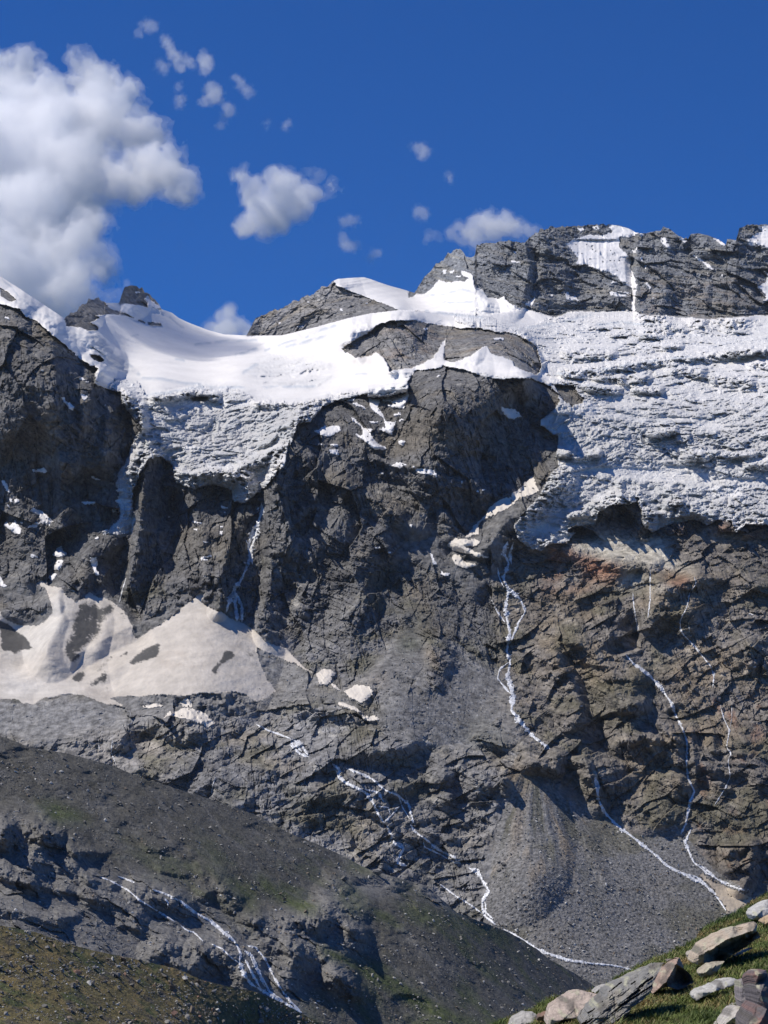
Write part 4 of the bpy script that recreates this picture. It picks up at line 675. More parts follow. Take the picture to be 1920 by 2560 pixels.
rk = np.maximum.reduce([rk, sft('t11', '200 560 420 420 560 330 900 320 960 420 700 480 700 800 560 1150 300 1000 0 1050 -100 800 0 600', 2, 10), sft('t11', '980 380 1300 440 1659 360 1659 700 1480 640 1100 500', 2, 8)])
rn_ = fbm(Xm/18, Zm/12, Yb2/30, 3, .5, True)*1.6 + facet(Xm+3*w1_/9, Zm+3*w2_/9, 16, 3.4, -.5, 3)*.6 + facet(Xm, Zm, 4.5, 1.3, -.5, 8)*.55 + fbm(Xm/1.6, Zm/1.6, Yb2/3, 3, .7)*.3
st_ = fbm(Xm/30, Zm/30, Yb2/40, 3)*1.3 + fbm(Xm/1.5, Zm/1.5, Yb2/3, 4, .8)*.8 + fbm(Xm/6, Zm/6, Yb2/9, 3)*1.1 + fbm((Xm*.8-Zm*.6)/22, (Xm*.6+Zm*.8)/60, Yb2/90, 4)*3.0 - 2.2*sstep(.15, .4, fbm(Xm/26, Zm/16, Yb2/50+5, 4)) + fbm((Xm*.8-Zm*.6)/14, (Xm*.6+Zm*.8)/2.5, Yb2/40, 3)*.5
D += rn_*rk*1.0 + st_*(1-rk*.8)
mo.Y = Yb2 - D*1.15; mo.finish(); setN(mo)
hh = lambda k, s: fbm(Xm/s, Zm/s, Yb2/s+k, 4, .55)
C = np.zeros(U.shape+(3,), f32)+np.array((.090, .087, .076), f32)
C = mixc(C, (.115, .112, .102), sstep(0, .35, hh(1, 14))); C = mixc(C, (.075, .072, .058), sstep(.05, .35, hh(2, 9)))
dg = (Xm*.75+Zm*.66)
C = mixc(C, (.165, .158, .142), .6*sstep(.1, .4, fbm((Xm*.8-Zm*.6)/30, dg/3.0, Yb2*0+4, 3)))      # stony runnels straight down the slope
C = mixc(C, (.185, .18, .172), rk*.85); C = mixc(C, (.22, .21, .19), rk*.8*sstep(.05, .4, hh(3, 5))); C = mixc(C, (.07, .068, .07), rk*.6*sstep(.1, .4, hh(5, 8)))
gr = np.maximum.reduce([sft('t11', '0 320 150 420 300 490 430 540 350 600 200 520 0 390', 2), sft('t11', '380 740 560 830 900 1000 1200 1180 1450 1290 1200 1296 800 1050 450 850', 2), sft('t11', '640 820 800 900 900 940 760 960', 2), sft('t11', '560 330 700 440 720 560 640 640 500 480', 2)*.6, sft('t7', '220 1150 330 1170 560 1230 600 1270 420 1296 300 1250', 2), sft('t10', '1370 270 1500 330 1659 420 1659 600 1560 520', 2)*.7, .7*sstep(-.1, .35, hh(7, 30))*sstep(2050, 2300, V+U*.1)*(1-rk), .7*sft('t11', '900 500 1470 640 1659 720 1659 800 1400 700 1000 640', 2)])
C = mixc(C, (.066, .084, .030), np.clip(gr*1.2, 0, 1)*(.8+.7*hh(8, 4))); mo.C = C; mo.gr = gr; mo.rk = rk
land(mo, 'moraine_slope', M_MORAINE, 'grey green stony slope with rock ledges crossing the left half', back=((40, -25), (120, -90), (260, -160)))
stream(mo, [('t10','640 340 720 370 830 430 900 490 980 540 1080 600 1140 640',1),('t10','1165 655 1210 690 1260 705 1320 765',.9)], 'mountain_stream', 'thin white rill over the dark ledges, left of the cascade', 3.0, 3, .9, off=.25, seed=21)
stream(mo, [('t10','760 340 810 355 875 382',.8),('t10','985 425 1060 450 1170 500 1250 570 1350 620 1430 690 1520 760 1560 840 1550 900',1.1),('t10','1200 520 1290 590 1400 650 1480 730',.8),('t10','1060 480 1090 510 1085 550',.6),('t10','1370 780 1440 810 1500 870 1560 910',.7),('t10','1550 890 1580 970 1620 1030 1659 1060',1.5),('t11','0 1055 90 1110 200 1170 300 1225',1.8),('t11','-80 820 -20 860 30 980 90 1090 180 1150',.9),('t11','-60 790 0 800 60 880 120 1000 200 1130 290 1215',.8),('t11','-40 850 10 960 60 1060',.8),('t11','-70 880 -30 960 30 1070',.8)], 'waterfall', 'white waterfall fanning over dark rock in the lower left', 4.2, 4, 1.2, off=.3, cat='waterfall', seed=22)
# ---- meadow strewn with stones, lower left corner
LCR = [(-300,2270),(0,2313),(89,2330),(162,2357),(231,2376),(309,2392),(378,2407),(444,2423),(502,2449),(579,2469),(640,2480),(698,2504),(756,2535),(794,2556),(900,2600),(1000,2660)]
me_ = Sheet(-160, 960, 2.0, crestline(LCR, 3.0, 20.), 2760, 2.0)
U, V = me_.U, me_.V
CL = np.array([(-160,2290,252),(0,2313,260),(200,2367,272),(400,2410,290),(640,2480,312),(794,2556,330),(950,2630,345),(0,2560,231),(-160,2560,226),(400,2560,265),(650,2640,300),(0,2760,205),(500,2760,240),(950,2760,300)], float)
Yb3 = tps(CL[:, :2], CL[:, 2])(U, V); x_, a_, b_ = ray(U, V); Xm = Yb3*x_/a_; Zm = Yb3*b_/a_
D = fbm(Xm/9, Zm/5, Yb3/20, 4)*2.2 + fbm(Xm/1.2, Zm/.7, Yb3/3, 4, .7)*.55
me_.Y = Yb3 - D; me_.finish(); setN(me_)
hh = lambda k, s: fbm(Xm/s, Zm/s*1.5, Yb3/s+k, 4, .6)
C = np.zeros(U.shape+(3,), f32)+np.array((.135, .112, .046), f32)
C = mixc(C, (.19, .142, .058), sstep(-.05, .35, hh(1, 5))); C = mixc(C, (.075, .088, .032), sstep(0, .3, hh(2, 7))); C = mixc(C, (.085, .075, .062), .8*sstep(.05, .35, hh(3, 3))); C = mixc(C, (.04, .036, .022), .7*sstep(.1, .4, hh(4, .8)))
me_.C = C
land(me_, 'meadow', M_MEADOW, 'yellow green alpine meadow strewn with stones in the lower left corner', 'meadow', back=((10, -6), (40, -30), (100, -60)))
# ---- stones
def stone_mesh(seed, sub_=1):
    rs = np.random.RandomState(seed)
    import bmesh
    bm = bmesh.new(); bmesh.ops.create_icosphere(bm, subdivisions=sub_, radius=1)
    v = np.array([x.co[:] for x in bm.verts], f32)
    for _ in range(16):                                  # chop flat faces off it
        n = rs.normal(size=3); n /= np.linalg.norm(n); d = rs.uniform(.3, .62)
        k = v@n; v = v - np.outer(np.clip(k-d, 0, None), n)
    v += rs.normal(size=v.shape)*.025
    v *= np.array([1, rs.uniform(.6, .95), rs.uniform(.4, .75)])
    f = np.array([[q.index for q in p.verts] for p in bm.faces]); bm.free()
    return v.astype(f32), f
STN = [stone_mesh(100+k, 2) for k in range(10)]; CHIP = [stone_mesh(200+k, 1) for k in range(10)]
SCOL = [((.26, .25, .23), 'pale grey'), ((.14, .135, .125), 'dark grey'), ((.19, .155, .12), 'brownish'), ((.46, .45, .42), 'whitish'), ((.21, .13, .095), 'reddish')]
def rotm(rs):
    q = rs.normal(size=4); q /= np.linalg.norm(q); return np.array(Quaternion(q).to_matrix(), f32)
def flatrot(rs, tilt=.35):
    m = Matrix.Rotation(rs.uniform(0, 6.28), 3, 'Z') @ Matrix.Rotation(rs.normal()*tilt, 3, 'X') @ Matrix.Rotation(rs.normal()*tilt, 3, 'Y')
    return np.array(m, f32)
def stones_stuff(sheet, us, vs_, sizes, name, label, seed, cols=(0, 1, 2, 3), cw=(.5, .18, .14, .18), cat='stones'):
    rs = np.random.RandomState(seed); P = sheet.sample(sheet.P, us, vs_); N = sheet.sample(sheet.N, us, vs_); Y_ = P[:, 1]
    VV, FF, CC = [], [], []; b = 0
    for i in range(len(us)):
        v, f = (STN if sizes[i] > 9 else CHIP)[rs.randint(10)]; r = sizes[i]*Y_[i]/F*.5
        VV.append((v*r*rs.uniform(.8, 1.2, 3))@flatrot(rs).T + P[i] + N[i]*r*.15); FF.append(f+b); b += len(v)
        c = np.array(SCOL[rs.choice(cols, p=cw)][0], f32)*rs.uniform(.8, 1.2); CC.append(np.repeat(c[None], len(v), 0))
    return tag(mesh_obj(name, np.concatenate(VV), np.concatenate(FF), M_STONE, np.concatenate(CC)), label, cat, kind='stuff')
rs = np.random.RandomState(5)
# about 300 of the meadow's stones are things of their own: the ones that show largest
cand = []
while len(cand) < 300:
    u = rs.uniform(-10, 820); v = rs.uniform(2310, 2560)
    if v < np.interp(u, me_.u, me_.S)+3: continue
    dens = .35 + .65*sstep(-.1, .3, float(fbm(np.array([u/130.]), np.array([v/60.]), np.array([3.]), 3)[0]))
    grassy = 1-.8*math.exp(-((u-60)/150)**2-((v-2520)/50)**2)
    if rs.rand() > dens*grassy: continue
    cand.append((u, v, 11+24*rs.rand()**2.4))
smesh = {}
for k in range(10):
    for c in range(5):
        m = bpy.data.meshes.new('field_stone'); v, f = STN[k]; m.from_pydata(v.tolist(), [], f.tolist()); m.materials.append(M_STONE)
        a = m.attributes.new('Col', 'FLOAT_COLOR', 'POINT'); a.data.foreach_set('color', np.tile(np.r_[SCOL[c][0], 1.0], len(v)).astype(f32)); smesh[k, c] = m
for (u, v, sz) in cand:
    P = me_.sample(me_.P, np.array([u]), np.array([v]))[0]; N = me_.sample(me_.N, np.array([u]), np.array([v]))[0]
    c = rs.choice(5, p=(.36, .36, .19, .04, .05)); r = sz*P[1]/F*.5
    o = bpy.data.objects.new('field_stone', smesh[rs.randint(10), c]); SC.collection.objects.link(o)
    o.location = P+N*r*.2; o.scale = Vector((r, r, r))*1.0; o.rotation_euler = (rs.normal()*.35, rs.normal()*.35, rs.uniform(0, 6.28))
    tag(o, f"{SCOL[c][1]} angular stone lying among many on the yellow green meadow", 'stone', f"{SCOL[c][1]} stones strewn over the meadow")
n = 11000; us = rs.uniform(-20, 840, n); vv = rs.uniform(2305, 2570, n); ok = vv > np.interp(us, me_.u, me_.S)+2
ok &= rs.rand(n) < .25+.75*sstep(-.1, .3, fbm(us/130., vv/60., us*0+3., 3))
stones_stuff(me_, us[ok], vv[ok], 4+7*rs.rand(ok.sum())**2, 'small_stones', 'countless small stones scattered through the meadow grass', 8)
# moraine: a litter of stones, and a few boulders one can pick out
n = 34000; us = rs.uniform(-20, 1560, n); vv = rs.uniform(1840, 2560, n); ok = vv > np.interp(us, mo.u, mo.S)+3
ok &= rs.rand(n) < np.clip(.3+2.2*fbm((us*.8+vv*.5)/130., (vv*.8-us*.5)/22., us*0+13., 4), .06, 1)*(1-.6*mo.sample(mo.gr, us, vv))
stones_stuff(mo, us[ok], vv[ok], 4.2+13*rs.rand(ok.sum())**5, 'scattered_stones', 'fine litter of stones over the grey green moraine slope', 9)
for t_, a, b, sz, c, lab in [('t7',1105,1195,15,0,'lone grey boulder casting a shadow on the upper moraine slope'),('t11',1455,905,16,0,'flat pale boulder low on the right of the moraine slope'),('t11',1040,790,9,3,'small whitish boulder near the path of the moraine slope'),('t11',895,1005,12,3,'pale boulder on the stony strip under the lower ledges'),('t11',510,548,14,0,'flat light boulder on the lip of the dark ledge'),('t11',583,492,13,0,'upright light boulder above the dark ledge'),('t11',240,608,12,3,'whitish boulder left of the dark ledges'),('t11',315,210,13,0,'jagged pale rock high on the moraine slope'),('t11',565,365,26,1,'rounded dark boulder on the moraine crest, left of two'),('t11',770,320,30,0,'rounded grey boulder on the moraine crest, right of two'),('t10',1435,537,10,3,'whitish boulder beside the dark ledge above the waterfall'),('t7',500,915,14,1,'dark boulder just under the moraine crest'),('t7',690,1060,9,0,'small grey boulder in the middle of the upper moraine'),('t10',420,380,16,0,'pale slab of rock left of the stream head')]:
    p = T(t_, f'{a} {b}')[0]; P = mo.sample(mo.P, p[:1], p[1:])[0]; N = mo.sample(mo.N, p[:1], p[1:])[0]; r = sz*P[1]/F*.62
    o = bpy.data.objects.new('boulder', smesh[rs.randint(10), c]); SC.collection.objects.link(o); o.location = P+N*r*.3; o.scale = (r, r, r); o.rotation_euler = (rs.normal()*.3, rs.normal()*.3, rs.uniform(0, 6.28))
    tag(o, lab, 'boulder', 'boulders on the moraine slope')
# scree fan and upper scree
n = 18000; us = rs.uniform(1225, 1900, n); vv = rs.uniform(1960, 2480, n); rr = far.sample((reg == 13).astype(f32), us, vv)
ok = (rr > .6) & (rs.rand(n) < np.clip(.45+.9*fbm(us/70., vv/50., us*0+23., 3), .05, 1)*sstep(1960, 2250, vv+40))
stones_stuff(far, us[ok], vv[ok], 3.8+10*rs.rand(ok.sum())**4, 'scree_blocks', 'litter of grey blocks over the big scree fan', 10)
n = 14000; us = rs.uniform(640, 1320, n); vv = rs.uniform(1480, 1940, n); rr = far.sample(screeM, us, vv)
ok = (rr > .5) & (rs.rand(n) < np.clip(.35+.9*fbm(us/70., vv/50., us*0+33., 3), .03, 1))
stones_stuff(far, us[ok], vv[ok], 3.2+8*rs.rand(ok.sum())**4, 'scree_blocks', 'litter of small blocks over the upper scree below the cliff', 12)
for t_, a, b, sz, c, lab in [('t12',375,652,14,1,'dark block in the middle of the scree fan'),('t12',930,820,13,0,'grey block low on the scree fan, left of a close pair'),('t12',965,825,10,0,'grey block low on the scree fan, right of a close pair'),('t12',1125,705,10,3,'white block on the scree fan, right of two'),('t12',1063,705,8,3,'white block on the scree fan, left of two'),('t11',1575,250,20,0,'pale boulder at the left edge of the scree fan'),('t11',1610,270,18,1,'dark boulder touching the pale one at the scree edge'),('t11',1580,300,14,1,'lowest dark boulder under the pair at the scree edge'),('t12',475,988,8,3,'whitish block by the stream at the moraine foot'),('t8',1250,590,8,3,'lone white block on the upper scree'),('t12',785,850,10,1,'dark block low on the scree above the valley stream'),('t12',555,875,9,1,'dark block on the bank of the valley stream'),('t12',300,345,6,3,'small white block on the upper scree fan')]:
    p = T(t_, f'{a} {b}')[0]; P = far.sample(far.P, p[:1], p[1:])[0]; N = far.sample(far.N, p[:1], p[1:])[0]; r = sz*P[1]/F*.6
    o = bpy.data.objects.new('boulder', smesh[rs.randint(10), c]); SC.collection.objects.link(o); o.location = P+N*r*.35; o.scale = (r, r, r); o.rotation_euler = (rs.normal()*.3, rs.normal()*.3, rs.uniform(0, 6.28))
    tag(o, lab, 'boulder', 'blocks on the scree fan')
# ---- grassy bank with boulders beside the camera, lower right corner
BCR = [(1000,2660),(1200,2590),(1280,2548),(1330,2530),(1349,2516),(1376,2500),(1420,2500),(1511,2486),(1540,2450),(1620,2404),(1666,2388),(1716,2366),(1739,2350),(1751,2328),(1781,2308),(1835,2286),(1882,2252),(1920,2232),(2010,2190),(2200,2110),(2500,1990)]
bk = Sheet(1000, 2500, 3.0, crestline(BCR, 2.5, 16.), 4200, 4.0)
U, V = bk.U, bk.V
CB = np.array([(1000,2660,12.5),(1280,2548,14.5),(1380,2500,15.5),(1511,2486,16),(1620,2404,18),(1740,2350,19),(1835,2286,20.5),(1920,2232,22),(2200,2110,24),(2500,1990,26),(1300,2640,12.2),(1500,2560,12.4),(1700,2560,11.6),(1920,2560,10.8),(2200,2560,10.4),(1600,2480,14.4),(1750,2450,14.6),(1920,2400,14.8),(2200,2400,14.6),(1300,3000,7.4),(1700,3000,6.8),(2200,3000,6.4),(2500,2800,7.6),(1000,3000,7.6),(1000,4200,3.1),(1700,4200,2.9),(2500,4200,2.8)], float)
bk.Y = tps(CB[:, :2], CB[:, 2])(U, V)
P0 = world(U, V, bk.Y)
D = fbm(P0[..., 0]/.55, P0[..., 1]/.55, P0[..., 2]/.3, 4)*.20 + fbm(P0[..., 0]/.12, P0[..., 1]/.12, P0[..., 2]/.08, 3)*.03
bk.Y = bk.Y - D; bk.finish(); setN(bk)
X_, Y_ = bk.P[..., 0], bk.P[..., 1]
gb = fbm(X_/.5, Y_/.7, X_*0+4, 4)
C = np.zeros(U.shape+(3,), f32)+np.array((.045, .055, .016), f32); C = mixc(C, (.085, .062, .025), sstep(.0, .4, gb)); bk.C = C
land(bk, 'grassy_bank', M_TURF, 'steep bank of dark green and brown grass in the lower right corner', 'grass bank', back=((1.2, -.8), (4, -4), (12, -14)))
# blades of grass
rs = np.random.RandomState(21)
n = 210000
us = rs.uniform(1180, 1990, n); Sx = np.interp(us, bk.u, bk.S); vv = Sx + (2640-Sx)*rs.rand(n)**1.15
P = bk.sample(bk.P, us, vv); clump = fbm(P[:, 0]/.16, P[:, 1]/.2, P[:, 2]/.1, 3); tone = fbm(P[:, 0]/.7, P[:, 1]/.9, P[:, 2]*0+4, 3)
ok = rs.rand(n) < .55+clump*.9; P, clump, tone = P[ok], clump[ok], tone[ok]; n = len(P)
L = (.025+.04*rs.rand(n)+.05*np.clip(clump, 0, 1))*(.9+.4*np.clip(-tone, -1, 1))
BLADES = [(P, L, tone)]
# boulders: measured outline, measured facet points (dy = metres nearer than the base plane when negative), real thickness
def boulder(label, outline, inner, col, thick=.3, seed=0, strata=None, rough=.012, edge=16., sa=0., view='t12', base=None, col2=None, step=2.0):
    o = T(view, ' '.join(f'{a} {b}' for a, b, *_ in outline)); od = np.array([(p[2] if len(p) > 2 else 0.) for p in outline])
    i_ = T(view, ' '.join(f'{a} {b}' for a, b, c in inner)); id_ = np.array([c for a, b, c in inner])
    pts = np.concatenate([o, i_]); dd = np.r_[od, id_]
    if base is None: k = o[:, 1].argmax(); base = o[k]
    else: base = T(view, f'{base[0]} {base[1]}')[0]
    Y0 = float(bk.sample(bk.Y, base[:1], base[1:])[0]) + .02
    om = (o[:, 1].min()+o[:, 1].max())/2                                   # turf grows up against its foot
    for k in range(len(o)):
        p0, p1 = o[k], o[(k+1) % len(o)]; m_ = int(np.hypot(*(p1-p0))*3.2)
        if max(p0[1], p1[1]) < om or m_ < 1 or min(p0[1], p1[1]) > 2600: continue
        t_ = rs.rand(m_, 1); q_ = p0+(p1-p0)*t_; q_[:, 1] += rs.uniform(-3, 9, m_); q_[:, 0] += rs.normal(size=m_)*3
        q_[:, 1] = np.maximum(q_[:, 1], np.interp(q_[:, 0], bk.u, bk.S)+1)
        Pb = bk.sample(bk.P, q_[:, 0], q_[:, 1]); BLADES.append((Pb, .04+.07*rs.rand(m_), fbm(Pb[:, 0]/.3, Pb[:, 1]/.3, Pb[:, 2]*0+4, 3)))
    lo = o.min(0)-6; hi = o.max(0)+6
    UU, VV = np.meshgrid(np.arange(lo[0], hi[0], step), np.arange(lo[1], hi[1], step))
    wob = fbm(UU/24, VV/24, UU*0+seed, 4, .6)*5; wob2 = fbm(UU/24, VV/24, UU*0+seed+50, 4, .6)*5
    A, B = UU+wob, VV+wob2
    m = inpoly(A, B, o)
    _, _, tri, _, _, _ = mgeo.delaunay_2d_cdt([Vector(p) for p in pts], [], [list(range(len(o)))], 1, 1e-4)
    dep = np.full(UU.shape, np.nan)
    for t in tri:
        a, b_, c = pts[list(t)]; den = (b_[1]-c[1])*(a[0]-c[0])+(c[0]-b_[0])*(a[1]-c[1])
        if abs(den) < 1e-9: continue
        l1 = ((b_[1]-c[1])*(A-c[0])+(c[0]-b_[0])*(B-c[1]))/den; l2 = ((c[1]-a[1])*(A-c[0])+(a[0]-c[0])*(B-c[1]))/den; l3 = 1-l1-l2
        k = (l1 >= -1e-6) & (l2 >= -1e-6) & (l3 >= -1e-6)
        dep[k] = (l1*dd[t[0]]+l2*dd[t[1]]+l3*dd[t[2]])[k]
    m &= ~np.isnan(dep); dep = np.nan_to_num(dep)
    # distance to the outline, for a rounded rim
    best = np.full(UU.shape, 1e9)
    for k in range(len(o)):
        a = o[k]; e = o[(k+1) % len(o)]-a; t = np.clip(((A-a[0])*e[0]+(B-a[1])*e[1])/max((e**2).sum(), 1e-9), 0, 1)
        best = np.minimum(best, np.hypot(A-a[0]-t*e[0], B-a[1]-t*e[1]))
    rim = np.clip(best/edge, 0, 1); dep = dep + (1-np.sqrt(1-(1-rim)**2))*edge*Y0/F*.9
    px = Y0/F
    x0, z0 = UU*px, -VV*px
    dep = dep - fbm(x0/.22, z0/.22, x0*0+seed, 4, .55)*rough*2.2 - facet(x0, z0, .13, .09, sa, seed+3)*rough*9 - fbm(x0/.03, z0/.03, x0*0+seed+7, 3, .6)*rough*.5
    if strata:
        sc, amp, ang = strata; cc = math.cos(ang)*z0-math.sin(ang)*x0
        s_ = fbm(cc/sc, (math.cos(ang)*x0+math.sin(ang)*z0)/(sc*9), x0*0+seed, 4, .6)
        dep = dep + amp*np.abs(s_)*2.2 + amp*1.6*(s_ > .18)
    P = world(UU, VV, Y0+dep); ii = np.arange(UU.size).reshape(UU.shape)
    mm = m[:-1, :-1] & m[1:, :-1] & m[1:, 1:] & m[:-1, 1:]
    q = np.stack([ii[:-1, :-1], ii[1:, :-1], ii[1:, 1:], ii[:-1, 1:]], -1)[mm]
    c = np.zeros(UU.shape+(3,), f32)+np.array(col, f32)
    if col2 is not None: c = mixc(c, col2, sstep(.0, .3, fbm(x0/.12, z0/.12, x0*0+seed+9, 4, .6)))
    c = mixc(c, (.40, .39, .27), .65*sstep(.12, .36, fbm(x0/.05, z0/.05, x0*0+seed+19, 3)))     # lichen
    c = mixc(c, (.09, .082, .07), .7*sstep(.1, .35, fbm(x0/.10, z0/.10, x0*0+seed+29, 4)))
    vv_, ff, cc_ = sub(P.reshape(-1, 3), c.reshape(-1, 3), q)
    e = np.sort(np.concatenate([ff[:, [0, 1]], ff[:, [1, 2]], ff[:, [2, 3]], ff[:, [3, 0]]]), 1); eu, cnt = np.unique(e, axis=0, return_counts=True); be = eu[cnt == 1]
    nb = np.unique(be); cen = vv_.mean(0); n0 = len(vv_); mp = np.full(n0, -1); rings = [nb]
    F_ = [ff]; prev = mp.copy(); prev[nb] = nb; V_ = [vv_]; C_ = [cc_]; tot = n0
    for dyk, shr in ((.55, .96), (1.0, .8)):
        R_ = vv_[nb].copy(); R_ = cen+(R_-cen)*np.array([shr, 1, shr]); R_[:, 1] = cen[1]+thick*dyk+(vv_[nb][:, 1]-cen[1])*.3
        cur = np.full(n0, -1); cur[nb] = tot+np.arange(len(nb)); tot += len(nb); V_.append(R_.astype(f32)); C_.append(cc_[nb])
        F_.append(np.c_[prev[be[:, 0]], prev[be[:, 1]], cur[be[:, 1]], cur[be[:, 0]]]); prev = cur
    ctr = tot; V_.append((cen+np.array([0, thick*1.1, 0]))[None].astype(f32)); C_.append(np.array(col, f32)[None])
    F_.append(np.c_[prev[be[:, 0]], prev[be[:, 1]], np.full(len(be), ctr), np.full(len(be), ctr)])
    F3 = F_.pop(); me = bpy.data.meshes.new('boulder')
    Vt = np.concatenate(V_); fl = [list(map(int, x)) for x in np.concatenate(F_)]+[list(map(int, x[:3])) for x in F3]
    me.from_pydata(Vt.tolist(), [], fl); me.validate()
    a = me.attributes.new('Col', 'FLOAT_COLOR', 'POINT'); c4 = np.ones((len(Vt), 4), f32); c4[:, :3] = np.concatenate(C_); a.data.foreach_set('color', c4.ravel())
    me.materials.append(M_BOULDER); ob = bpy.data.objects.new('boulder', me); SC.collection.objects.link(ob)
    return tag(ob, label, 'boulder', 'boulders on the near grassy bank')
PINK = (.40, .33, .275); GREY = (.36, .345, .315); SCH = (.20, .195, .18); DRK = (.13, .115, .115)
boulder('pale rounded boulder at the bottom edge, leftmost on the bank', [(-30,1300,.1),(0,1250,.1),(60,1215,.12),(130,1213,.12),(165,1240,.08),(185,1300),(180,1420),(-60,1420)], [(60,1290,-.05),(130,1290,-.05),(90,1240,.06)], GREY, .35, 1, base=(60,1330))
boulder('small square reddish brown block wedged between two pale boulders', [(157,1238,.05),(180,1222,.06),(228,1208,.05),(232,1262,0),(215,1285),(160,1275)], [(170,1245,-.04),(222,1235,-.05),(200,1270,-.03)], (.20, .125, .09), .12, 2, edge=5, base=(190,1330), rough=.006)
boulder('broad smooth pinkish grey boulder with a flat sunlit top', [(218,1300,.0),(235,1200,.12),(300,1142,.22),(395,1078,.32),(440,1072,.32),(500,1092,.28),(575,1110,.2),(520,1165,.05),(440,1225,-.02),(420,1260,-.02),(330,1275,-.06),(250,1310,-.05)], [(300,1235,.0),(400,1160,.12),(480,1130,.18),(250,1270,-.05),(340,1260,-.06)], PINK, .4, 3, edge=9, base=(300,1330), rough=.009)
boulder('small split grey stone behind the smooth pinkish boulder', [(508,1090,.05),(530,1066,.1),(560,1045,.1),(600,1036,.1),(632,1050,.08),(618,1080,.0),(570,1100),(540,1098)], [(560,1075,-.04),(600,1060,.0)], GREY, .15, 4, edge=6, base=(570,1130), rough=.012)
boulder('large tilted slab of dark layered schist in the middle of the bank', [(440,1300,.0),(490,1215,.1),(545,1160,.16),(590,1115,.2),(602,1075,.22),(640,1040,.3),(720,998,.4),(820,940,.5),(905,900,.55),(960,893,.5),(990,900,.45),(950,960,.28),(918,1040,.16),(905,1090,.1),(850,1145,.04),(780,1195,.0),(700,1310,-.1),(560,1420,-.1)], [(720,1060,.16),(640,1110,.1),(620,1180,.02),(860,960,.3),(820,1060,.1),(740,1140,.0),(880,1010,.2),(560,1250,-.05)], SCH, .5, 5, strata=(.03, .035, .62), edge=12, base=(640,1330), rough=.016, col2=(.26, .24, .20))
boulder('pointed brown boulder with a lit left face and black shadowed side', [(903,1112,.0),(915,1040,.05),(940,980,.1),(985,930,.16),(1030,893,.2),(1060,868,.22),(1082,860,.2),(1098,880,.16),(1118,935,.12),(1165,985,.12),(1180,1030,.1),(1130,1062,.06),(1080,1078,.04),(1010,1060,-.02),(960,1075,-.02)], [(1072,872,.0),(1060,910,-.10),(1040,960,-.16),(1000,1020,-.2),(955,1068,-.16),(1075,950,.22),(1050,1010,.24),(1120,1010,.3),(1000,1050,.0)], (.33, .24, .185), .3, 6, edge=5, base=(1000,1120), rough=.010)
boulder('largest layered tan slab with a sunlit top over black undercut', [(1170,895,.05),(1178,860,.05),(1192,835,.08),(1215,785,.2),(1290,728,.34),(1395,668,.48),(1440,656,.48),(1482,684,.42),(1500,662,.42),(1530,636,.42),(1570,632,.36),(1598,645,.3),(1590,690,.2),(1610,735,.12),(1560,775,.14),(1440,850,.16),(1350,900,.14),(1290,925,.12),(1240,925,.08),(1200,915,.04)], [(1210,850,-.06),(1250,838,-.10),(1290,815,-.12),(1330,785,-.14),(1400,748,-.14),(1455,728,-.10),(1500,712,-.10),(1560,690,-.08),(1240,895,.0),(1300,850,.30),(1340,815,.34),(1420,780,.36),(1500,745,.36),(1560,715,.3),(1330,870,.42),(1440,815,.44),(1540,755,.4),(1330,735,.14),(1430,690,.2),(1395,710,.12)], (.40, .33, .25), .45, 7, strata=(.035, .010, .5), edge=8, base=(1330,960), rough=.012, col2=(.34, .30, .24))
boulder('rough pale stone just under the undercut of the largest slab', [(1205,965,.0),(1225,935,.06),(1270,903,.1),(1330,888,.12),(1385,884,.1),(1372,905,.02),(1335,955,-.02),(1290,985,-.02),(1235,1003,.0)], [(1280,935,-.04),(1330,915,.0),(1250,970,-.05)], (.36, .32, .24), .2, 8, edge=7, base=(1260,1020), rough=.016)
boulder('small pale stone half hidden left of the largest slab', [(1132,845,.0),(1145,822,.05),(1172,812,.06),(1195,822,.04),(1192,860,.0),(1168,872),(1140,872)], [(1160,845,-.04)], (.36, .32, .26), .15, 9, edge=6, base=(1160,900), rough=.012)
boulder('long narrow grey sliver of rock lying right of the largest slab', [(1420,870,.03),(1470,835,.05),(1560,795,.06),(1550,815,.02),(1470,855,.0),(1430,880,.0)], [(1480,846,-.02)], GREY, .1, 10, edge=4, base=(1470,885), rough=.008)
boulder('long pale grey boulder lying in the grass, pointing down left', [(1165,1110,.0),(1180,1098,.05),(1290,1042,.14),(1345,1010,.18),(1400,995,.18),(1450,1000,.14),(1472,1015,.1),(1440,1050,.02),(1380,1068,.0),(1320,1090,-.03),(1240,1122,-.02),(1195,1150,.0),(1175,1135,.0)], [(1240,1090,-.02),(1320,1055,.0),(1400,1028,.04)], (.42, .41, .38), .25, 11, edge=9, base=(1280,1165), rough=.009)
boulder('pale grey boulder cut by the right picture edge on the skyline of the bank', [(1543,585,.0),(1555,555,.08),(1600,520,.18),(1659,486,.26),(1740,480,.28),(1800,530,.2),(1790,600,.05),(1660,605,-.02),(1610,620,-.02),(1560,622,.0)], [(1620,560,.02),(1700,550,.05),(1590,595,-.05)], (.42, .41, .385), .4, 12, edge=9, base=(1600,660), rough=.012)
boulder('flat tan stone under the pale boulder at the right edge', [(1598,632,.02),(1640,600,.08),(1700,575,.1),(1780,570,.1),(1780,640,.0),(1640,650,.0)], [(1680,620,-.04)], (.40, .30, .19), .2, 13, edge=5, base=(1640,690), rough=.008)
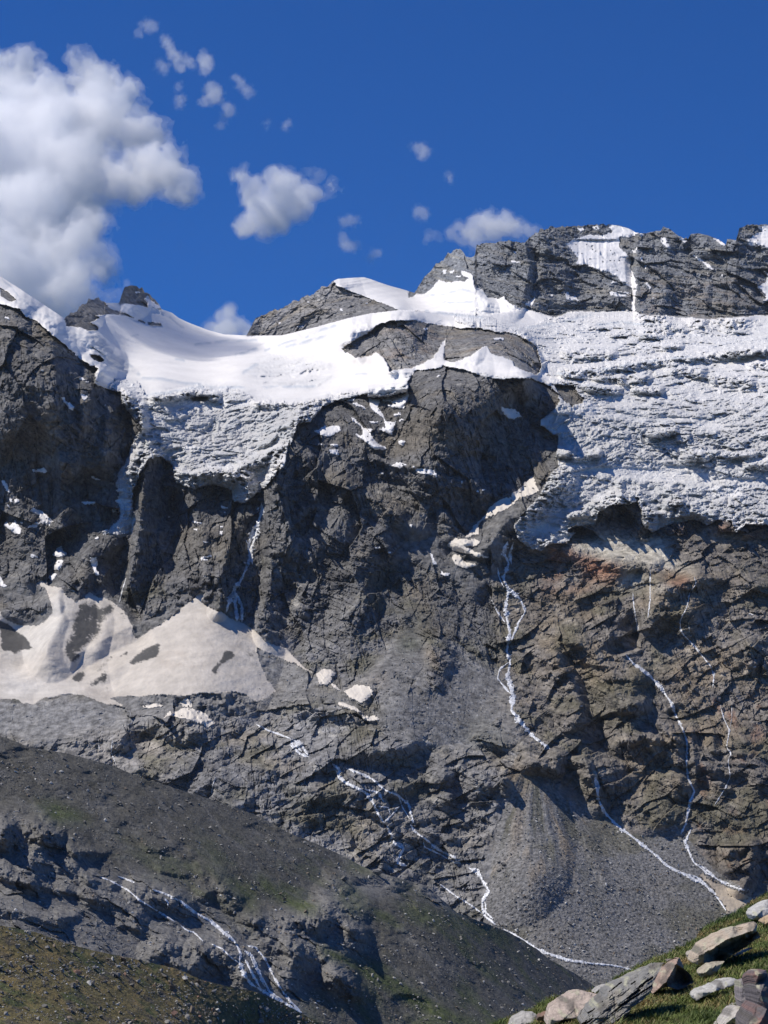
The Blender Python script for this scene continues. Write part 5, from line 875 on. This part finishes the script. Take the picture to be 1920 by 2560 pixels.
boulder('upright dark slate slab, left half of the split rock in the corner', [(1475,1012,.05),(1500,998,.1),(1560,990,.1),(1572,1040,.05),(1590,1120,.02),(1585,1170,.0),(1530,1230,.0),(1500,1235,.0),(1480,1150,.02)], [(1500,1030,-.03),(1545,1080,-.06),(1530,1180,-.06)], (.21, .185, .18), .25, 14, edge=5, base=(1530,1330), rough=.010, col2=(.27, .24, .235))
boulder('upright dark red rock column, right half of the split rock in the corner', [(1556,985,.05),(1562,950,.08),(1600,935,.1),(1645,940,.1),(1662,970,.06),(1740,1000,.1),(1740,1420,.0),(1500,1420,.0),(1510,1300,.0),(1545,1230,.0),(1590,1165,.02),(1575,1050,.03)], [(1600,970,-.02),(1610,1100,-.08),(1650,1200,-.06),(1570,1260,-.02),(1600,1290,-.1)], DRK, .4, 15, edge=7, base=(1600,1400), rough=.008, col2=(.26, .12, .09), sa=1.3)
boulder('pale rough boulder at the bottom edge beside the split rock', [(1350,1320,.0),(1385,1260,.05),(1415,1200,.08),(1445,1178,.1),(1478,1176,.08),(1490,1230,.04),(1497,1320,.0),(1480,1420,.0),(1340,1420,.0)], [(1430,1260,-.05),(1465,1230,-.02)], (.40, .37, .33), .3, 16, edge=8, base=(1430,1350), rough=.012)
boulder('thin grey rock plate poking out of grass above the pale bottom boulder', [(1370,1190,.0),(1400,1172,.03),(1470,1155,.05),(1462,1170,.0),(1400,1196,.0)], [(1420,1178,-.01)], GREY, .08, 17, edge=4, base=(1410,1215), rough=.008)
boulder('small stone on top of the schist slab behind the pointed boulder', [(988,880,.1),(1000,874,.12),(1050,876,.12),(1056,888,.1),(1020,893,.08),(1000,890,.08)], [(1025,883,.06)], (.30, .25, .2), .08, 18, edge=3, base=(1020,930), rough=.005)
P = np.concatenate([x[0] for x in BLADES]); L = np.concatenate([x[1] for x in BLADES]); tone = np.concatenate([x[2] for x in BLADES]); n = len(P)
ang = rs.uniform(0, 6.28, n); lean = rs.uniform(.3, 1.3, n)
dx = np.cos(ang)*lean + .15; dy = np.sin(ang)*lean; w = .0022+.002*rs.rand(n); sx = -np.sin(ang)*w; sy = np.cos(ang)*w
def pt(t, k): return np.stack([P[:, 0]+dx*L*t*t+sx*k, P[:, 1]+dy*L*t*t+sy*k, P[:, 2]-.008+L*t*(1-.35*lean*t)], 1)
G = np.stack([pt(0, 1), pt(0, -1), pt(.5, -.8), pt(.5, .8), pt(1, -.15), pt(1, .15)], 1)
b = (np.arange(n)*6)[:, None]
q = np.concatenate([b+np.array([0, 1, 2, 3]), b+np.array([3, 2, 4, 5])], 0)
gc = np.array((.105, .130, .032), f32)+np.zeros((n, 3), f32); gc = mixc(gc, (.24, .17, .07), np.clip(sstep(.0, .35, tone+.25*rs.normal(size=n)*.5), 0, 1)); gc = mixc(gc, (.05, .085, .020), sstep(.1, .45, -tone)); gc *= rs.uniform(.8, 1.8, (n, 1)); gc[rs.rand(n) < .04] = (.40, .34, .17)
tag(mesh_obj('grass', G.reshape(-1, 3), q, M_GRASS, np.repeat(gc, 6, 0)), 'short green and straw coloured grass on the near bank', 'grass', kind='stuff')
# ---- land below everything, and the ground the camera stands on
me = bpy.data.meshes.new('valley_ground'); N_ = 41; GX, GY = np.meshgrid(np.linspace(-6000, 6000, N_), np.linspace(-4000, 4250, N_))
GZ = np.where((np.abs(GX) < 3000) & (GY > -600) & (GY < 3900), -135., -160.)
ii = np.arange(N_*N_).reshape(N_, N_); q = np.stack([ii[:-1, :-1], ii[:-1, 1:], ii[1:, 1:], ii[1:, :-1]], -1).reshape(-1, 4)
tag(mesh_obj('valley_ground', np.stack([GX, GY, GZ], -1).reshape(-1, 3), q, M_SCREE, np.tile(np.array([.12, .118, .11]), (N_*N_, 1))), 'grey valley ground lying below the slopes', 'ground', kind='structure')
# ================================================================== clouds: real volumes of mist behind the summits
def surface_nets(Fd, org, cell):
    """iso-surface (Fd > 0 inside) of a grid of values"""
    s = Fd > 0; nx, ny, nz = Fd.shape
    acc = np.zeros((nx-1, ny-1, nz-1, 3), f32); cnt = np.zeros((nx-1, ny-1, nz-1), f32)
    cor = [(i, j, k) for i in (0, 1) for j in (0, 1) for k in (0, 1)]
    def cut(o): return Fd[o[0]:nx-1+o[0], o[1]:ny-1+o[1], o[2]:nz-1+o[2]]
    for a in cor:
        for ax in range(3):
            if a[ax]: continue
            b = list(a); b[ax] = 1
            fa, fb = cut(a), cut(b); x = (fa > 0) != (fb > 0); t = np.where(x, fa/np.where(x, fa-fb, 1), 0)
            for c in range(3): acc[..., c] += np.where(x, a[c]+(t if c == ax else 0), 0)
            cnt += x
    act = cnt > 0; vid = np.full(act.shape, -1); vid[act] = np.arange(act.sum())
    idx = np.argwhere(act); V_ = (idx + acc[act]/cnt[act][:, None])*cell + org
    Q = []
    for ax in range(3):
        d1, d2 = [(1, 2), (2, 0), (0, 1)][ax]
        A = np.take(s, range(0, s.shape[ax]-1), ax); B = np.take(s, range(1, s.shape[ax]), ax); e = A != B
        I = np.argwhere(e); I = I[(I[:, d1] > 0) & (I[:, d2] > 0) & (I[:, d1] < act.shape[d1]) & (I[:, d2] < act.shape[d2])]
        u1 = np.zeros(3, int); u1[d1] = 1; u2 = np.zeros(3, int); u2[d2] = 1
        g_ = lambda J: vid[J[:, 0], J[:, 1], J[:, 2]]
        q = np.stack([g_(I-u1-u2), g_(I-u2), g_(I), g_(I-u1)], 1)
        fl = A[e][np.arange(len(I))] if len(I) == e.sum() else A[I[:, 0], I[:, 1], I[:, 2]]
        q[~fl] = q[~fl][:, ::-1]; Q.append(q)
    return V_.astype(f32), np.concatenate(Q)
def cloud_mat(name, dens, scale, lo, hi):
    m = bpy.data.materials.new(name); m.use_nodes = True; t = m.node_tree; t.nodes.clear()
    out = t.nodes.new('ShaderNodeOutputMaterial'); v = t.nodes.new('ShaderNodeVolumePrincipled')
    v.inputs['Color'].default_value = (1, 1, 1, 1); v.inputs['Anisotropy'].default_value = .0
    if scale is None: v.inputs['Density'].default_value = dens
    else:
        g = t.nodes.new('ShaderNodeNewGeometry'); n = t.nodes.new('ShaderNodeTexNoise'); n.inputs['Scale'].default_value = scale; n.inputs['Detail'].default_value = 4; n.inputs['Roughness'].default_value = .6
        mr = t.nodes.new('ShaderNodeMapRange'); mr.inputs['From Min'].default_value = lo; mr.inputs['From Max'].default_value = hi; mr.inputs['To Min'].default_value = 0; mr.inputs['To Max'].default_value = dens
        t.links.new(g.outputs['Position'], n.inputs['Vector']); t.links.new(n.outputs['Fac'], mr.inputs['Value']); t.links.new(mr.outputs[0], v.inputs['Density'])
    t.links.new(v.outputs[0], out.inputs['Volume']); return m
def cloud(name, label, blobs, Y0, cell, mat_, nz=.9, depth=.8, seed=0, holes=(), nsc=60., core=0, oct_=6, tilt=2.6, bud=0):
    """blobs: (u, v, radius) in photograph pixels at distance Y0"""
    k = Y0/F*1.02; vr = max(v for u, v, r in blobs); pts = []        # the deck leans back: its top is farther off than its foot
    for u, v, r in blobs:
        Yi = Y0 + tilt*(vr-v)*k + random.uniform(-.25, .25)*r*k*depth; pts.append((world(np.array(float(u)), np.array(float(v)), Yi), r*Yi/F*1.02))
    rs = random.Random(seed+5); base = list(pts)
    if bud:
        for p, r in base:                      # cauliflower buds round each billow
            for _ in range(bud):
                a_ = rs.uniform(0, 6.283); q_ = rs.uniform(.55, 1.0); pts.append((p+np.array([math.cos(a_)*q_*r, rs.uniform(-.5, .5)*r, math.sin(a_)*q_*r]), r*rs.uniform(.3, .55)))
    hl = [(world(np.array(float(u)), np.array(float(v)), Y0), r*k) for u, v, r in holes]
    c = np.array([p for p, r in pts]); rr = np.array([r for p, r in pts]); pad = 14*k+cell*3
    lo = (c-rr[:, None]*1.25).min(0)-pad; hi = (c+rr[:, None]*1.25).max(0)+pad
    ax = [np.arange(lo[i], hi[i], cell) for i in range(3)]
    X, Yg, Z = np.meshgrid(*ax, indexing='ij'); X = X.astype(f32); Yg = Yg.astype(f32); Z = Z.astype(f32)
    Fd = np.full(X.shape, -1e3, f32)
    for p, r in pts:
        d = r-np.sqrt((X-p[0])**2+((Yg-p[1])/depth)**2+(Z-p[2])**2)
        Fd = np.maximum(Fd, d) if Fd.max() < -900 else np.where(np.abs(Fd-d) < r*.5, np.maximum(Fd, d)+(r*.5-np.abs(Fd-d))**2/(2*r), np.maximum(Fd, d))
    n1 = fbm(X/nsc, Yg/nsc, Z/nsc+seed, oct_, .68); n2 = fbm(X/nsc*2.6+7, Yg/nsc*2.6, Z/nsc*2.6+seed, 4, .62, True)
    Fd = Fd + n1*nsc*nz*.95 + (n2-.15)*nsc*.26*nz
    for p, r in hl: Fd = np.minimum(Fd, np.hypot(X-p[0], Z-p[2])-r+n1*nsc*.5)
    Fd[0] = Fd[-1] = -1; Fd[:, 0] = Fd[:, -1] = -1; Fd[:, :, 0] = Fd[:, :, -1] = -1
    V_, Q = surface_nets(Fd, lo, cell)
    o = mesh_obj(name, V_, Q, mat_[0], None, smooth=True)
    if core:
        F2 = Fd - core
        if (F2 > 0).sum() > 40: mesh_obj('cloud_core', *surface_nets(F2, lo, cell), mat_[1], None, smooth=True, parent=o)
    return tag(o, label, 'cloud')
VA = cloud_mat('mist_thin', .0042, None, 0, 0); VB = cloud_mat('mist_dense', .013, None, 0, 0); VC = cloud_mat('mist_faint', .0022, None, 0, 0); VD = cloud_mat('mist_mid', .006, None, 0, 0)
MC1 = (VA, VB); MC2 = (VA, VD); MC3 = (VC, VD)
YC = 6200.
BIG = [(0,320,120),(45,200,56),(48,165,34),(226,165,28),(222,210,46),(120,260,70),(-10,230,70),(30,400,150),(150,330,95),(225,195,38),(235,290,90),(320,330,75),(385,420,62),(430,455,34),(455,480,22),(150,470,120),(60,560,120),(40,720,130),(150,640,80),(170,730,70),(230,740,42),(-120,450,200),(220,440,80),(300,460,50),(-150,650,200),(350,480,40),(220,570,30),(170,560,60)]
cloud('cloud', 'huge bright cumulus filling the sky on the left above the snow ridge', BIG, YC, 8., MC1, nz=1.15, depth=.8, seed=1, holes=[(362,430,26)], nsc=150., core=30, oct_=7, bud=5)
cloud('cloud', 'medium white cloud alone in the sky left of centre', [(689,511,56),(633,472,36),(611,560,24),(683,550,38),(766,483,36),(830,472,18),(720,470,36),(600,440,20),(650,540,44),(585,450,14),(700,455,40),(745,515,38)], YC, 8.5, MC1, nz=.9, depth=.9, seed=5, nsc=70., core=11, bud=5)
cloud('cloud', 'small cloud tuft above the medium cloud at its right', [(785,432,15),(800,440,13),(770,428,10)], YC, 5., MC2, seed=6, nsc=42.)
cloud('cloud', 'flat white cloud resting behind the left end of the summit wall', [(1193,566,32),(1240,572,32),(1290,576,24),(1190,605,22),(1130,588,12),(1160,585,24),(1325,578,20),(1265,560,30),(1220,548,26)], YC, 7.5, MC1, nz=.9, depth=.9, seed=8, nsc=60., core=9, bud=4)
cloud('cloud', 'faint cloud puff left of the flat summit wall cloud', [(1077,588,16),(1095,592,12),(1064,600,10)], YC, 5., MC2, seed=9, nsc=44.)
cloud('cloud', 'white cloud rising out of the saddle between snow dome and pyramid ridge', [(575,772,15),(566,805,30),(530,818,22),(605,816,26),(560,840,40),(620,840,24)], YC, 7., MC1, nz=.8, depth=.9, seed=11, nsc=55., core=9, bud=4)
WSP = [('topmost thin wisp, flat streak left of the long feather', [(356,68,7),(370,64,10),(385,66,8),(345,85,6)]), ('long feather of cloud slanting down right in the upper left sky', [(414,96,7),(420,110,8),(428,125,9),(438,142,9),(448,160,9),(452,172,6),(465,150,7),(478,160,8)]), ('small tuft left of the long feather', [(400,164,8),(412,170,8)]), ('round tuft right of the long feather', [(508,146,10),(516,156,11),(514,172,9)]), ('pale tuft with a tail in the middle of the wisp group', [(532,228,14),(525,248,9),(540,240,12),(510,255,7)]), ('hooked wisp at the right of the wisp group', [(588,194,6),(602,208,8),(612,222,8),(622,232,8)]), ('small tuft under the wisp group', [(450,255,8),(456,246,7),(447,215,6)]), ('wisp at the lower right of the wisp group', [(568,270,9),(576,280,9),(560,295,7),(552,312,7)]),
 ('lone small wisp high over the glacier right of centre', [(1050,370,9),(1062,378,10),(1035,366,6),(1056,392,6)]), ('tiny streak of cloud below the lone small wisp', [(1122,438,6),(1125,450,5)]), ('small flat puff beside the medium cloud', [(860,556,9),(875,553,9),(888,554,6)]), ('faint streaks below the flat puff', [(856,600,9),(868,612,10),(885,618,8)]), ('faint streak low in the sky above the pyramid ridge', [(940,632,8),(925,645,6)]), ('small round puff above the faint puff by the summit wall', [(1055,533,11),(1048,530,8)]), ('two specks of cloud under the wisp group', [(665,310,6)]), ('slanting speck of cloud right of the wisp group', [(712,316,6),(720,308,6)])]
for i, (lab, bl) in enumerate(WSP): cloud('cloud_wisp', lab, [(u, v, r*1.75) for u, v, r in bl], YC, 2.6, MC3 if i not in (3, 4, 1) else MC2, nz=1.2, depth=1.3, seed=20+3*i, nsc=27., core=6, oct_=6)['group'] = 'thin cloud wisps'
# the cloud whose shadow lies across the snow dome: it drifts up sun, outside the picture
cs = world(np.array(400.), np.array(812.), 2640.) + np.array(sdir)*1650
def cloud_at(name, label, cen, rad, cell, mat_, seed, nsc):
    ax = [np.arange(cen[i]-rad[i]*1.6, cen[i]+rad[i]*1.6, cell) for i in range(3)]; X, Yg, Z = [a_.astype(f32) for a_ in np.meshgrid(*ax, indexing='ij')]
    Fd = 1-np.sqrt(((X-cen[0])/rad[0])**2+((Yg-cen[1])/rad[1])**2+((Z-cen[2])/rad[2])**2)+fbm(X/nsc, Yg/nsc, Z/nsc+seed, 5, .6)*.9
    Fd[0] = Fd[-1] = -1; Fd[:, 0] = Fd[:, -1] = -1; Fd[:, :, 0] = Fd[:, :, -1] = -1
    return tag(mesh_obj(name, *surface_nets(Fd, np.array([a_[0] for a_ in ax]), cell), mat_, None, smooth=True), label, 'cloud')
cloud_at('cloud', 'small drifting cloud outside the left of the picture that shades the snow dome', cs, (95, 190, 45), 12., VB, 77, 110.)
# ================================================================== the air between: thin even haze (clouds and sky stay outside it)
hm = bpy.data.materials.new('thin_haze'); hm.use_nodes = True; t = hm.node_tree; t.nodes.clear()
ho = t.nodes.new('ShaderNodeOutputMaterial'); hv = t.nodes.new('ShaderNodeVolumePrincipled')
hv.inputs['Color'].default_value = (.85, .93, 1.0, 1); hv.inputs['Density'].default_value = 1.0e-5; hv.inputs['Anisotropy'].default_value = .1
t.links.new(hv.outputs[0], ho.inputs['Volume'])
bx = np.array([(x, y, z) for x in (-6100., 6100.) for y in (-4100., 4350.) for z in (-161., 1250.)], f32)
haze = mesh_obj('haze', bx, np.array([(0, 1, 3, 2), (4, 6, 7, 5), (0, 4, 5, 1), (2, 3, 7, 6), (0, 2, 6, 4), (1, 5, 7, 3)]), hm)
tag(haze, 'thin bluish mountain haze filling the air of the valley', 'haze', kind='stuff')
